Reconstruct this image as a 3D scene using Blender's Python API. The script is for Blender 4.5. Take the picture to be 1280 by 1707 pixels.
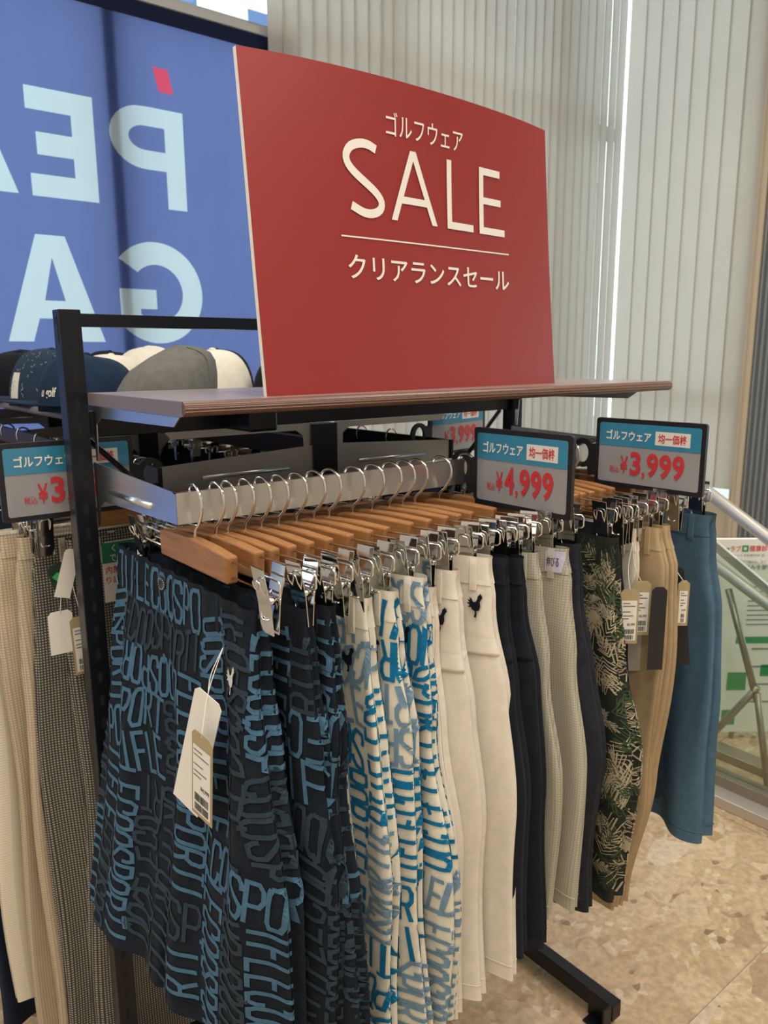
import bpy, math, random
from mathutils import Vector, Matrix
import numpy as np

scene = bpy.context.scene
COL = scene.collection
for _o in list(bpy.data.objects):
    bpy.data.objects.remove(_o)

# ------------------------------------------------------------------ camera
CAM_H = 1.43
F_PX = 1282.0
PITCH, ROLL, YAW = (math.radians(a) for a in (11.377, -0.353, 51.47))


def camera_axes():
    ex = np.array([math.sin(YAW), math.cos(YAW), 0]); ey = np.array([-math.cos(YAW), math.sin(YAW), 0])
    M = np.array([ex, ey, [0, 0, 1.0]])
    cp, sp = math.cos(PITCH), math.sin(PITCH)
    fwd = np.array([0, cp, -sp]); up = np.array([0, sp, cp]); rt = np.array([1.0, 0, 0])
    cr, sr = math.cos(ROLL), math.sin(ROLL)
    return M @ (cr * rt + sr * up), M @ (-sr * rt + cr * up), M @ fwd


RT, UP, FW = camera_axes()
cam_data = bpy.data.cameras.new('camera')
cam = bpy.data.objects.new('camera', cam_data)
COL.objects.link(cam)
cam_data.sensor_fit = 'VERTICAL'
cam_data.sensor_height = 36.0
cam_data.lens = F_PX * 36.0 / 1707.0
cam_data.clip_start = 0.02
cam_data.dof.use_dof = True
cam_data.dof.focus_distance = 0.95
cam_data.dof.aperture_fstop = 11.0
_m = Matrix(((RT[0], UP[0], -FW[0], 0), (RT[1], UP[1], -FW[1], 0), (RT[2], UP[2], -FW[2], CAM_H), (0, 0, 0, 1)))
cam.matrix_world = _m
scene.camera = cam

# ------------------------------------------------------------------ view, sky
scene.view_settings.view_transform = 'Standard'
scene.view_settings.look = 'None'
scene.view_settings.gamma = 1.0
scene.view_settings.use_curve_mapping = False
scene.view_settings.exposure = 0.0
world = bpy.data.worlds.new('overcast_sky')
scene.world = world
world.use_nodes = True
wb = world.node_tree.nodes['Background']
wb.inputs['Color'].default_value = (0.86, 0.94, 1.0, 1)
wb.inputs['Strength'].default_value = 2.7

CEIL = 4.2
PANEL_W = 31.0      # watts of each ceiling panel
SPOT_W = 38.0       # watts of each downlight


def lamp(name, kind, loc, energy, color=(1, 1, 1), size=0.3, size_y=None, target=None, spot=1.0, blend=0.5):
    d = bpy.data.lights.new(name, kind)
    d.energy = energy; d.color = color
    if kind == 'AREA':
        d.shape = 'RECTANGLE'; d.size = size; d.size_y = size_y or size
    else:
        d.shadow_soft_size = size
    if kind == 'SPOT':
        d.spot_size = spot; d.spot_blend = blend
    o = bpy.data.objects.new(name, d)
    COL.objects.link(o); o.location = loc
    if target is not None:
        o.rotation_euler = (Vector(target) - Vector(loc)).to_track_quat('-Z', 'Y').to_euler()
    return o


WARM = (1.0, 0.93, 0.83)
PANELS = [(-1.6, -1.2), (0.4, -1.2), (2.4, -1.2), (-1.6, 0.7), (0.1, 0.2), (2.9, 0.9)]
DOWNS = [(1.9, 0.35), (0.6, -0.35), (-0.5, 0.9), (3.2, 2.9), (3.95, 2.75), (1.6, 2.2), (3.0, 1.1)]
for _i, (_x, _y) in enumerate(PANELS):
    lamp('panel_light', 'AREA', (_x, _y, CEIL - 0.03), PANEL_W, WARM, 1.2, 0.3)
for _i, (_x, _y) in enumerate(DOWNS):
    lamp('downlight_beam', 'SPOT', (_x, _y, CEIL - 0.04), SPOT_W, WARM, 0.04, target=(_x, _y, 0), spot=math.radians(88), blend=0.8)

# ------------------------------------------------------------------ materials
MATS = {}


def nodes_of(m):
    return m.node_tree.nodes, m.node_tree.links


def pbsdf(name, color, rough=0.6, metal=0.0, **kw):
    if name in MATS:
        return MATS[name]
    m = bpy.data.materials.new(name); m.use_nodes = True
    b = m.node_tree.nodes['Principled BSDF']
    b.inputs['Base Color'].default_value = (*color, 1)
    b.inputs['Roughness'].default_value = rough
    b.inputs['Metallic'].default_value = metal
    for k, v in kw.items():
        b.inputs[k].default_value = v
    MATS[name] = m
    return m


def N(m, t, **inputs):
    n = m.node_tree.nodes.new(t)
    for k, v in inputs.items():
        n.inputs[k].default_value = v
    return n


def link(m, a, b):
    m.node_tree.links.new(a, b)


def add_noise_color(m, c1, c2, scale, detail=4, coord='Object', rough=0.6, stretch=None, lo=0.35, hi=0.65):
    b = m.node_tree.nodes['Principled BSDF']
    tc = N(m, 'ShaderNodeTexCoord')
    src = tc.outputs[coord]
    if stretch:
        mp = N(m, 'ShaderNodeMapping'); mp.inputs['Scale'].default_value = stretch
        link(m, src, mp.inputs['Vector']); src = mp.outputs['Vector']
    nz = N(m, 'ShaderNodeTexNoise', Scale=scale, Detail=detail, Roughness=rough)
    link(m, src, nz.inputs['Vector'])
    rp = N(m, 'ShaderNodeValToRGB')
    rp.color_ramp.elements[0].position = lo; rp.color_ramp.elements[1].position = hi
    rp.color_ramp.elements[0].color = (*c1, 1); rp.color_ramp.elements[1].color = (*c2, 1)
    link(m, nz.outputs['Fac'], rp.inputs['Fac'])
    link(m, rp.outputs['Color'], b.inputs['Base Color'])
    return nz, rp


def add_bump(m, scale, strength, dist=0.001, coord='Object', detail=3, stretch=None):
    b = m.node_tree.nodes['Principled BSDF']
    tc = N(m, 'ShaderNodeTexCoord'); src = tc.outputs[coord]
    if stretch:
        mp = N(m, 'ShaderNodeMapping'); mp.inputs['Scale'].default_value = stretch
        link(m, src, mp.inputs['Vector']); src = mp.outputs['Vector']
    nz = N(m, 'ShaderNodeTexNoise', Scale=scale, Detail=detail)
    link(m, src, nz.inputs['Vector'])
    bp = N(m, 'ShaderNodeBump', Strength=strength, Distance=dist)
    link(m, nz.outputs['Fac'], bp.inputs['Height'])
    link(m, bp.outputs['Normal'], b.inputs['Normal'])


def fabric(name, color, var=0.12, bump=0.35, rough=0.9, sheen=0.02):
    if name in MATS:
        return MATS[name]
    m = pbsdf(name, color, rough)
    b = m.node_tree.nodes['Principled BSDF']
    b.inputs['Sheen Weight'].default_value = sheen
    b.inputs['Specular IOR Level'].default_value = 0.12
    lo = tuple(c * (1 - var) for c in color); hi = tuple(min(1, c * (1 + var)) for c in color)
    add_noise_color(m, lo, hi, 60, 5)
    add_bump(m, 900, bump, 0.0006)
    return m


def uv_pattern(name, base, line, fx, fy, thr, mode='check', rough=0.85, rot=0.0):
    """woven pattern drawn from the cloth's own metre UVs"""
    if name in MATS:
        return MATS[name]
    m = pbsdf(name, base, rough)
    b = m.node_tree.nodes['Principled BSDF']
    b.inputs['Specular IOR Level'].default_value = 0.2
    uv = N(m, 'ShaderNodeUVMap')
    mp = N(m, 'ShaderNodeMapping'); mp.inputs['Rotation'].default_value = (0, 0, rot)
    link(m, uv.outputs['UV'], mp.inputs['Vector'])
    sx = N(m, 'ShaderNodeSeparateXYZ'); link(m, mp.outputs['Vector'], sx.inputs[0])

    def wave(sock, f):
        a = N(m, 'ShaderNodeMath'); a.operation = 'MULTIPLY'; a.inputs[1].default_value = f * 2 * math.pi
        link(m, sock, a.inputs[0])
        s = N(m, 'ShaderNodeMath'); s.operation = 'SINE'; link(m, a.outputs[0], s.inputs[0])
        g = N(m, 'ShaderNodeMath'); g.operation = 'GREATER_THAN'; g.inputs[1].default_value = thr
        link(m, s.outputs[0], g.inputs[0])
        return g.outputs[0]
    a, c = wave(sx.outputs[0], fx), wave(sx.outputs[1], fy)
    op = N(m, 'ShaderNodeMath'); op.operation = {'check': 'MAXIMUM', 'dots': 'MULTIPLY'}[mode]
    link(m, a, op.inputs[0]); link(m, c, op.inputs[1])
    mx = N(m, 'ShaderNodeMix'); mx.data_type = 'RGBA'
    mx.inputs['A'].default_value = (*base, 1); mx.inputs['B'].default_value = (*line, 1)
    link(m, op.outputs[0], mx.inputs['Factor'])
    link(m, mx.outputs['Result'], b.inputs['Base Color'])
    add_bump(m, 700, 0.3, 0.0006)
    return m


def translucent(name, color, trans, rough_mix=0.5):
    """cloth or blind fabric that daylight shines through"""
    if name in MATS:
        return MATS[name]
    m = bpy.data.materials.new(name); m.use_nodes = True
    nt = m.node_tree; nt.nodes.clear()
    out = N(m, 'ShaderNodeOutputMaterial')
    d = N(m, 'ShaderNodeBsdfDiffuse'); t = N(m, 'ShaderNodeBsdfTranslucent'); mx = N(m, 'ShaderNodeMixShader')
    tc = N(m, 'ShaderNodeTexCoord'); nz = N(m, 'ShaderNodeTexNoise', Scale=9.0, Detail=5.0)
    mp = N(m, 'ShaderNodeMapping'); mp.inputs['Scale'].default_value = (1, 1, 0.25)
    link(m, tc.outputs['Object'], mp.inputs['Vector']); link(m, mp.outputs['Vector'], nz.inputs['Vector'])
    rp = N(m, 'ShaderNodeValToRGB')
    rp.color_ramp.elements[0].color = (*[c * 0.92 for c in trans], 1); rp.color_ramp.elements[1].color = (*[min(1, c * 1.06) for c in trans], 1)
    link(m, nz.outputs['Fac'], rp.inputs['Fac']); link(m, rp.outputs['Color'], t.inputs['Color'])
    d.inputs['Color'].default_value = (*color, 1)
    mx.inputs[0].default_value = rough_mix
    link(m, d.outputs[0], mx.inputs[1]); link(m, t.outputs[0], mx.inputs[2]); link(m, mx.outputs[0], out.inputs['Surface'])
    MATS[name] = m
    return m


def glass_mat(name, tint=(0.95, 0.99, 0.97), refl=0.08):
    if name in MATS:
        return MATS[name]
    m = bpy.data.materials.new(name); m.use_nodes = True
    nt = m.node_tree; nt.nodes.clear()
    out = N(m, 'ShaderNodeOutputMaterial'); tr = N(m, 'ShaderNodeBsdfTransparent'); gl = N(m, 'ShaderNodeBsdfGlossy')
    mx = N(m, 'ShaderNodeMixShader'); lw = N(m, 'ShaderNodeLayerWeight', Blend=0.25)
    tr.inputs['Color'].default_value = (*tint, 1); gl.inputs['Roughness'].default_value = 0.02
    mu = N(m, 'ShaderNodeMath'); mu.operation = 'MULTIPLY_ADD'; mu.inputs[1].default_value = 0.5; mu.inputs[2].default_value = refl * 0.4
    link(m, lw.outputs['Fresnel'], mu.inputs[0]); link(m, mu.outputs[0], mx.inputs[0])
    link(m, tr.outputs[0], mx.inputs[1]); link(m, gl.outputs[0], mx.inputs[2]); link(m, mx.outputs[0], out.inputs['Surface'])
    MATS[name] = m
    return m


def emit(name, color, strength):
    if name in MATS:
        return MATS[name]
    m = bpy.data.materials.new(name); m.use_nodes = True
    b = m.node_tree.nodes['Principled BSDF']
    b.inputs['Base Color'].default_value = (*color, 1)
    b.inputs['Emission Color'].default_value = (*color, 1); b.inputs['Emission Strength'].default_value = strength
    MATS[name] = m
    return m


def wood_mat(name, c1, c2, rough=0.4):
    if name in MATS:
        return MATS[name]
    m = pbsdf(name, c1, rough)
    add_noise_color(m, c1, c2, 26, 6, stretch=(6, 0.7, 6), lo=0.3, hi=0.7)
    return m


def stone_mat():
    """polished breccia: angular fragments of several sizes in a beige ground"""
    m = pbsdf('breccia_stone', (0.5, 0.38, 0.25), 0.22)
    b = m.node_tree.nodes['Principled BSDF']
    tc = N(m, 'ShaderNodeTexCoord'); oi = N(m, 'ShaderNodeObjectInfo')
    mul = N(m, 'ShaderNodeVectorMath'); mul.operation = 'SCALE'; mul.inputs['Scale'].default_value = 37.0
    cmb = N(m, 'ShaderNodeCombineXYZ')
    for i in range(3):
        link(m, oi.outputs['Random'], cmb.inputs[i])
    link(m, cmb.outputs[0], mul.inputs[0])
    add = N(m, 'ShaderNodeVectorMath'); add.operation = 'ADD'
    link(m, tc.outputs['Object'], add.inputs[0]); link(m, mul.outputs[0], add.inputs[1])
    wn = N(m, 'ShaderNodeTexNoise', Scale=9.0, Detail=4.0)
    link(m, add.outputs[0], wn.inputs['Vector'])
    wv = N(m, 'ShaderNodeVectorMath'); wv.operation = 'SCALE'; wv.inputs['Scale'].default_value = 0.05
    link(m, wn.outputs['Color'], wv.inputs[0])
    wa = N(m, 'ShaderNodeVectorMath'); wa.operation = 'ADD'
    link(m, add.outputs[0], wa.inputs[0]); link(m, wv.outputs[0], wa.inputs[1])

    def vor(scale, stops, stretch):
        mp = N(m, 'ShaderNodeMapping'); mp.inputs['Scale'].default_value = stretch
        link(m, wa.outputs[0], mp.inputs['Vector'])
        v = N(m, 'ShaderNodeTexVoronoi', Scale=scale); link(m, mp.outputs['Vector'], v.inputs['Vector'])
        sp = N(m, 'ShaderNodeSeparateColor'); link(m, v.outputs['Color'], sp.inputs[0])
        r = N(m, 'ShaderNodeValToRGB'); r.color_ramp.interpolation = 'CONSTANT'
        cr = r.color_ramp
        while len(cr.elements) < len(stops):
            cr.elements.new(0.5)
        for e, (p, c) in zip(cr.elements, stops):
            e.position = p; e.color = (*c, 1)
        link(m, sp.outputs[0], r.inputs['Fac'])
        return r.outputs['Color'], sp.outputs[1], v.outputs['Distance']
    g = (0.50, 0.365, 0.235)
    c1, k1, _ = vor(17, [(0, g), (0.35, (0.55, 0.41, 0.275)), (0.58, (0.47, 0.335, 0.21)), (0.74, (0.60, 0.47, 0.33)), (0.88, (0.41, 0.28, 0.17)), (0.955, (0.25, 0.155, 0.10))], (1, 1.5, 1))
    c2, k2, _ = vor(48, [(0, g), (0.45, (0.54, 0.405, 0.27)), (0.70, (0.46, 0.33, 0.205)), (0.84, (0.64, 0.52, 0.38)), (0.955, (0.24, 0.15, 0.095))], (1, 1.3, 1))
    c3, k3, _ = vor(8, [(0, g), (0.66, (0.56, 0.43, 0.29)), (0.84, (0.38, 0.265, 0.17)), (0.92, (0.60, 0.49, 0.37))], (1, 1.7, 1))
    mxa = N(m, 'ShaderNodeMix'); mxa.data_type = 'RGBA'
    nb = N(m, 'ShaderNodeTexNoise', Scale=13.0, Detail=6.0); link(m, wa.outputs[0], nb.inputs['Vector'])
    rb = N(m, 'ShaderNodeValToRGB'); rb.color_ramp.elements[0].position = 0.44; rb.color_ramp.elements[1].position = 0.56
    link(m, nb.outputs['Fac'], rb.inputs['Fac']); link(m, rb.outputs['Color'], mxa.inputs['Factor'])
    link(m, c1, mxa.inputs['A']); link(m, c2, mxa.inputs['B'])
    gt = N(m, 'ShaderNodeMath'); gt.operation = 'GREATER_THAN'; gt.inputs[1].default_value = 0.66
    link(m, k3, gt.inputs[0])
    mxb = N(m, 'ShaderNodeMix'); mxb.data_type = 'RGBA'
    link(m, gt.outputs[0], mxb.inputs['Factor']); link(m, mxa.outputs['Result'], mxb.inputs['A']); link(m, c3, mxb.inputs['B'])
    fine = N(m, 'ShaderNodeTexNoise', Scale=60.0, Detail=6.0); link(m, wa.outputs[0], fine.inputs['Vector'])
    fr = N(m, 'ShaderNodeValToRGB'); fr.color_ramp.elements[0].color = (0.80, 0.79, 0.78, 1); fr.color_ramp.elements[1].color = (1.18, 1.17, 1.15, 1)
    fr.color_ramp.elements[0].position = 0.3; fr.color_ramp.elements[1].position = 0.72
    link(m, fine.outputs['Fac'], fr.inputs['Fac'])
    ml = N(m, 'ShaderNodeMix'); ml.data_type = 'RGBA'; ml.blend_type = 'MULTIPLY'; ml.inputs['Factor'].default_value = 1.0
    mean = N(m, 'ShaderNodeMix'); mean.data_type = 'RGBA'; mean.inputs['Factor'].default_value = 0.12
    mean.inputs['B'].default_value = (0.51, 0.375, 0.245, 1)
    link(m, mxb.outputs['Result'], mean.inputs['A'])
    link(m, mean.outputs['Result'], ml.inputs['A']); link(m, fr.outputs['Color'], ml.inputs['B'])
    link(m, ml.outputs['Result'], b.inputs['Base Color'])
    return m


CHROME = pbsdf('chrome', (0.78, 0.78, 0.77), 0.09, 1.0)
STEEL = pbsdf('brushed_steel', (0.62, 0.61, 0.58), 0.3, 1.0)
add_bump(STEEL, 240, 0.08, 0.0005, stretch=(0.06, 1, 3))
ZINC = pbsdf('zinc_sheet', (0.72, 0.75, 0.78), 0.24, 1.0)
BLACK = pbsdf('black_powder_coat', (0.007, 0.0085, 0.013), 0.3, **{'Specular IOR Level': 0.3})
BLACKP = pbsdf('black_plastic', (0.012, 0.013, 0.017), 0.4)
SLOT = pbsdf('dark_slot', (0.002, 0.002, 0.003), 0.8)
HWOOD = wood_mat('hanger_wood', (0.39, 0.185, 0.068), (0.25, 0.105, 0.034), 0.4)
WHITE_INK = pbsdf('white_ink', (0.82, 0.78, 0.74), 0.5)
RED_INK = pbsdf('red_ink', (0.55, 0.035, 0.045), 0.5)
BLACK_INK = pbsdf('black_ink', (0.03, 0.03, 0.035), 0.6)
PAPER = pbsdf('white_paper', (0.82, 0.8, 0.74), 0.6)
KRAFT = pbsdf('kraft_card', (0.42, 0.33, 0.19), 0.6)
SILVER_PAINT = pbsdf('silver_paint', (0.66, 0.62, 0.56), 0.35, 0.6)

# ------------------------------------------------------------------ geometry helpers
OFF = {}


class MB:
    def __init__(self):
        self.v = []; self.f = []; self.uv = []

    def add(self, vs, fs):
        b = len(self.v)
        self.v += [tuple(p) for p in vs]
        self.f += [tuple(i + b for i in q) for q in fs]

    def box(self, x0, x1, y0, y1, z0, z1):
        self.add([(x0, y0, z0), (x1, y0, z0), (x1, y1, z0), (x0, y1, z0), (x0, y0, z1), (x1, y0, z1), (x1, y1, z1), (x0, y1, z1)],
                 [(0, 3, 2, 1), (4, 5, 6, 7), (0, 1, 5, 4), (1, 2, 6, 5), (2, 3, 7, 6), (3, 0, 4, 7)])
        return self

    def prism(self, poly, axis, a, b):
        """poly of (p, q) extruded along axis from a to b; p,q are the two other axes in order"""
        n = len(poly)

        def mk(p, q, r):
            return {'x': (r, p, q), 'y': (p, r, q), 'z': (p, q, r)}[axis]
        vs = [mk(p, q, a) for p, q in poly] + [mk(p, q, b) for p, q in poly]
        fs = [tuple(range(n - 1, -1, -1)), tuple(range(n, 2 * n))]
        fs += [(i, (i + 1) % n, n + (i + 1) % n, n + i) for i in range(n)]
        self.add(vs, fs)
        return self

    def tube(self, pts, r, n=8, closed=False):
        pts = [Vector(p) for p in pts]
        m = len(pts)
        tang = []
        for i in range(m):
            a = pts[i - 1] if (i > 0 or closed) else pts[i]
            c = pts[(i + 1) % m] if (i < m - 1 or closed) else pts[i]
            tang.append((c - a).normalized())
        t0 = tang[0]
        nrm = t0.orthogonal().normalized()
        rings = []
        for i in range(m):
            if i > 0:
                ax = tang[i - 1].cross(tang[i])
                if ax.length > 1e-7:
                    ang = tang[i - 1].angle(tang[i])
                    nrm = Matrix.Rotation(ang, 3, ax.normalized()) @ nrm
            bn = tang[i].cross(nrm).normalized()
            rr = r[i] if isinstance(r, (list, tuple)) else r
            rings.append([pts[i] + nrm * (rr * math.cos(2 * math.pi * k / n)) + bn * (rr * math.sin(2 * math.pi * k / n)) for k in range(n)])
        vs = [p for rg in rings for p in rg]
        fs = []
        for i in range(m - 1 + (1 if closed else 0)):
            j = (i + 1) % m
            for k in range(n):
                fs.append((i * n + k, i * n + (k + 1) % n, j * n + (k + 1) % n, j * n + k))
        if not closed:
            fs.append(tuple(range(n - 1, -1, -1))); fs.append(tuple((m - 1) * n + k for k in range(n)))
        self.add(vs, fs)
        return self

    def grid(self, rows):
        nr, nc = len(rows), len(rows[0])
        self.add([p for r in rows for p in r], [(i * nc + j, i * nc + j + 1, (i + 1) * nc + j + 1, (i + 1) * nc + j) for i in range(nr - 1) for j in range(nc - 1)])
        return self


def smooth_path(pts, n=6):
    """Catmull-Rom through the points"""
    P = [Vector(p) for p in pts]
    P = [P[0] * 2 - P[1]] + P + [P[-1] * 2 - P[-2]]
    out = []
    for i in range(1, len(P) - 2):
        for k in range(n):
            t = k / n
            a, b, c, d = P[i - 1], P[i], P[i + 1], P[i + 2]
            out.append(0.5 * ((2 * b) + (c - a) * t + (2 * a - 5 * b + 4 * c - d) * t * t + (3 * b - a - 3 * c + d) * t ** 3))
    out.append(P[-2])
    return out


def obj(name, mb, mat, parent=None, smooth=False, bevel=0.0, uv=None, label=None):
    off = OFF.get(parent.name, Vector()) if parent else Vector()
    me = bpy.data.meshes.new(name)
    vs = mb.v if off.length == 0 else [(p[0] - off.x, p[1] - off.y, p[2] - off.z) for p in mb.v]
    me.from_pydata(vs, [], mb.f)
    me.materials.append(mat)
    if smooth:
        me.polygons.foreach_set('use_smooth', [True] * len(me.polygons))
    if uv is not None:
        lay = me.uv_layers.new(name='UVMap')
        idx = np.empty(len(me.loops), dtype=np.int32); me.loops.foreach_get('vertex_index', idx)
        lay.data.foreach_set('uv', np.asarray(uv, dtype=np.float32)[idx].ravel())
    me.update()
    o = bpy.data.objects.new(name, me)
    COL.objects.link(o)
    if parent:
        o.parent = parent
        OFF[o.name] = off
    if bevel:
        bv = o.modifiers.new('edge_round', 'BEVEL'); bv.width = bevel; bv.segments = 2; bv.limit_method = 'ANGLE'; bv.angle_limit = math.radians(40)
    if label:
        o['label'] = label
    return o


def tag(o, label, cat, group=None, kind=None):
    o['label'] = label; o['category'] = cat
    if group:
        o['group'] = group
    if kind:
        o['kind'] = kind
    return o


def thing(name, label, cat, loc=(0, 0, 0), group=None, kind=None):
    """an Empty at the thing's base; parts are written in world metres and shifted to it"""
    o = bpy.data.objects.new(name, None); COL.objects.link(o)
    o.empty_display_size = 0.05
    o.location = loc
    OFF[o.name] = Vector(loc)
    return tag(o, label, cat, group, kind)


def struct(name, mb, mat, label, cat, bevel=0.0, smooth=False):
    return tag(obj(name, mb, mat, None, smooth, bevel), label, cat, None, 'structure')


def copy_tree(o, parent=None):
    c = o.copy(); COL.objects.link(c); c.parent = parent
    for ch in list(o.children):
        copy_tree(ch, c)
    return c


# ---- lettering
_font_cache = {}


def glyph_mesh(txt, offset=0.0):
    """text of size 1 as (verts2d, faces), left-bottom at its own bounds"""
    key = (txt, round(offset, 4))
    if key in _font_cache:
        return _font_cache[key]
    cu = bpy.data.curves.new('lettering', 'FONT'); cu.body = txt; cu.size = 1.0; cu.offset = offset; cu.resolution_u = 3
    to = bpy.data.objects.new('lettering', cu); COL.objects.link(to)
    dg = bpy.context.evaluated_depsgraph_get()
    me = bpy.data.meshes.new_from_object(to.evaluated_get(dg))
    vs = [(p.co.x, p.co.y) for p in me.vertices]; fs = [tuple(p.vertices) for p in me.polygons]
    bpy.data.objects.remove(to); bpy.data.curves.remove(cu); bpy.data.meshes.remove(me)
    _font_cache[key] = (vs, fs)
    return vs, fs


def text_into(mb, txt, box, fn, offset=0.0):
    """fit text into box (x0, x1, y0, y1) of a plane and map each point with fn(x, y)"""
    vs, fs = glyph_mesh(txt, offset)
    if not vs:
        return
    ax = min(v[0] for v in vs); bx = max(v[0] for v in vs); ay = min(v[1] for v in vs); by = max(v[1] for v in vs)
    x0, x1, y0, y1 = box
    out = []
    for x, y in vs:
        u = x0 + (x - ax) / max(1e-9, bx - ax) * (x1 - x0); w = y0 + (y - ay) / max(1e-9, by - ay) * (y1 - y0)
        out.append(fn(u, w))
    mb.add(out, fs)


def stroke_into(mb, pts, width, fn, step=0.004, closed=False):
    """a flat stroke of constant width along 2-D points, mapped with fn"""
    P = []
    q = list(pts) + ([pts[0]] if closed else [])
    for (ax, ay), (bx, by) in zip(q[:-1], q[1:]):
        L = math.hypot(bx - ax, by - ay); n = max(1, int(math.ceil(L / step)))
        for k in range(n):
            P.append((ax + (bx - ax) * k / n, ay + (by - ay) * k / n))
    if not closed:
        P.append(q[-1])
    m = len(P)
    left, right = [], []
    for i in range(m):
        a = P[i - 1] if (i > 0 or closed) else P[i]
        c = P[(i + 1) % m] if (i < m - 1 or closed) else P[i]
        d1 = (P[i][0] - a[0], P[i][1] - a[1]); d2 = (c[0] - P[i][0], c[1] - P[i][1])
        l1 = math.hypot(*d1) or 1; l2 = math.hypot(*d2) or 1
        if d1 == (0, 0): d1, l1 = d2, l2
        if d2 == (0, 0): d2, l2 = d1, l1
        n1 = (-d1[1] / l1, d1[0] / l1); n2 = (-d2[1] / l2, d2[0] / l2)
        nx, ny = n1[0] + n2[0], n1[1] + n2[1]
        ll = math.hypot(nx, ny) or 1
        nx /= ll; ny /= ll
        k = width / 2 / max(0.5, nx * n1[0] + ny * n1[1])
        left.append(fn(P[i][0] + nx * k, P[i][1] + ny * k)); right.append(fn(P[i][0] - nx * k, P[i][1] - ny * k))
    rng = range(m if closed else m - 1)
    mb.add(left + right, [(i, (i + 1) % m, m + (i + 1) % m, m + i) for i in rng])


ORD = ['first', 'second', 'third', 'fourth', 'fifth', 'sixth', 'seventh', 'eighth', 'ninth', 'tenth', 'eleventh', 'twelfth', 'thirteenth',
       'fourteenth', 'fifteenth', 'sixteenth', 'seventeenth', 'eighteenth', 'nineteenth', 'twentieth', 'twenty-first', 'twenty-second',
       'twenty-third', 'twenty-fourth', 'twenty-fifth', 'twenty-sixth', 'twenty-seventh', 'twenty-eighth', 'twenty-ninth', 'thirtieth']

# ================================================================== the setting
WY, WX = 3.6, 5.06          # far window wall, right-hand wall
XL, YN = -2.6, -2.9         # walls behind the photographer
STONE = stone_mat()
GROUT = pbsdf('grout', (0.33, 0.26, 0.18), 0.8)
floor = struct('floor', MB().box(XL, WX, YN, WY, -0.06, -0.0015), GROUT, 'beige polished stone tile floor under the clothes rack', 'floor')
tile_me = None
TX, TY = 1.2, 0.6
x0 = 1.0 - 3 * TX; ntile = 0
ix = 0
while x0 + ix * TX < WX - 0.01:
    iy = 0
    while 0.705 - 6 * TY + iy * TY < WY - 0.01:
        tx, ty = x0 + ix * TX, 0.705 - 6 * TY + iy * TY
        g = 0.0012
        if tile_me is None:
            t = obj('tile', MB().box(g, TX - g, g, TY - g, -0.02, 0.0), STONE, floor)
            tile_me = t.data
        else:
            t = bpy.data.objects.new('tile', tile_me); COL.objects.link(t); t.parent = floor
        t.location = (tx, ty, 0)
        iy += 1
    ix += 1

CEILM = pbsdf('ceiling_white', (0.72, 0.7, 0.66), 0.8); add_bump(CEILM, 60, 0.1)
WALLM = pbsdf('wall_paint', (0.62, 0.58, 0.52), 0.8); add_bump(WALLM, 80, 0.1)
FRAME = pbsdf('window_frame_grey', (0.42, 0.43, 0.44), 0.45)
struct('ceiling', MB().box(XL, WX, YN, WY, CEIL, CEIL + 0.1), CEILM, 'white shop ceiling above the racks', 'ceiling')
struct('wall_left', MB().box(XL - 0.1, XL, YN, WY, 0, CEIL), WALLM, 'plain painted shop wall on the left', 'wall')
struct('wall_front', MB().box(XL, WX, YN - 0.1, YN, 0, CEIL), WALLM, 'plain painted shop wall behind the photographer', 'wall')
struct('wall_back', MB().box(XL, WX, WY, WY + 0.12, 0, 0.25), WALLM, 'low sill wall under the banner window', 'wall')
BEIGE = pbsdf('beige_panel', (0.62, 0.55, 0.44), 0.6)
struct('wall_right', MB().box(WX, WX + 0.12, 1.7, 2.55, 0, CEIL).box(WX, WX + 0.12, YN, -1.4, 0, CEIL).box(WX, WX + 0.12, -1.4, 1.7, 2.4, CEIL).box(WX, WX + 0.12, 2.55, WY, 0, 0.45), BEIGE, 'beige wall beyond the stair railing', 'wall')

# window walls: mullions and panes
w1 = tag(obj('window_1', MB().box(XL, WX, WY + 0.02, WY + 0.08, 2.955, 3.03), FRAME), 'tall shop window behind the blue banner', 'window', kind='structure')
for mx_ in (-1.6, -0.15, 1.345, 2.86, 4.3):
    obj('mullion', MB().box(mx_ - 0.03, mx_ + 0.03, WY - 0.03, WY + 0.09, 0.25, CEIL), FRAME, w1)
GLASS = glass_mat('window_glass')
edges = [XL, -1.6, -0.15, 1.345, 2.86, 4.3, WX]
for a_, b_ in zip(edges[:-1], edges[1:]):
    for z0_, z1_ in ((0.25, 2.955), (3.03, CEIL)):
        obj('pane', MB().box(a_ + 0.03, b_ - 0.03, WY + 0.05, WY + 0.056, z0_, z1_), GLASS, w1)
w2 = tag(obj('window_2', MB().box(WX + 0.02, WX + 0.08, 2.55, WY, 1.15, 1.2), FRAME), 'window behind the right-hand blind', 'window', kind='structure')
obj('pane', MB().box(WX + 0.05, WX + 0.056, 2.55, WY, 0.45, CEIL), GLASS, w2)
w3 = tag(obj('added_daylight_window', MB().box(WX + 0.02, WX + 0.08, -1.4, 1.7, 2.34, 2.4).box(WX + 0.02, WX + 0.08, -1.4, 1.7, 0, 0.05), FRAME), 'unseen glazing added on the right to let daylight in beyond the stairs', 'window', kind='structure')  # unseen opening added so daylight brightens the floor behind the glass screen
for y_ in (-1.4, 0.13):
    obj('pane', MB().box(WX + 0.05, WX + 0.056, y_ + 0.02, y_ + 1.52, 0.05, 2.34), GLASS, w3)
for y_ in (-1.38, 0.15, 1.68):
    obj('mullion', MB().box(WX + 0.02, WX + 0.08, y_ - 0.02, y_ + 0.02, 0, 2.4), FRAME, w3)
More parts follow.
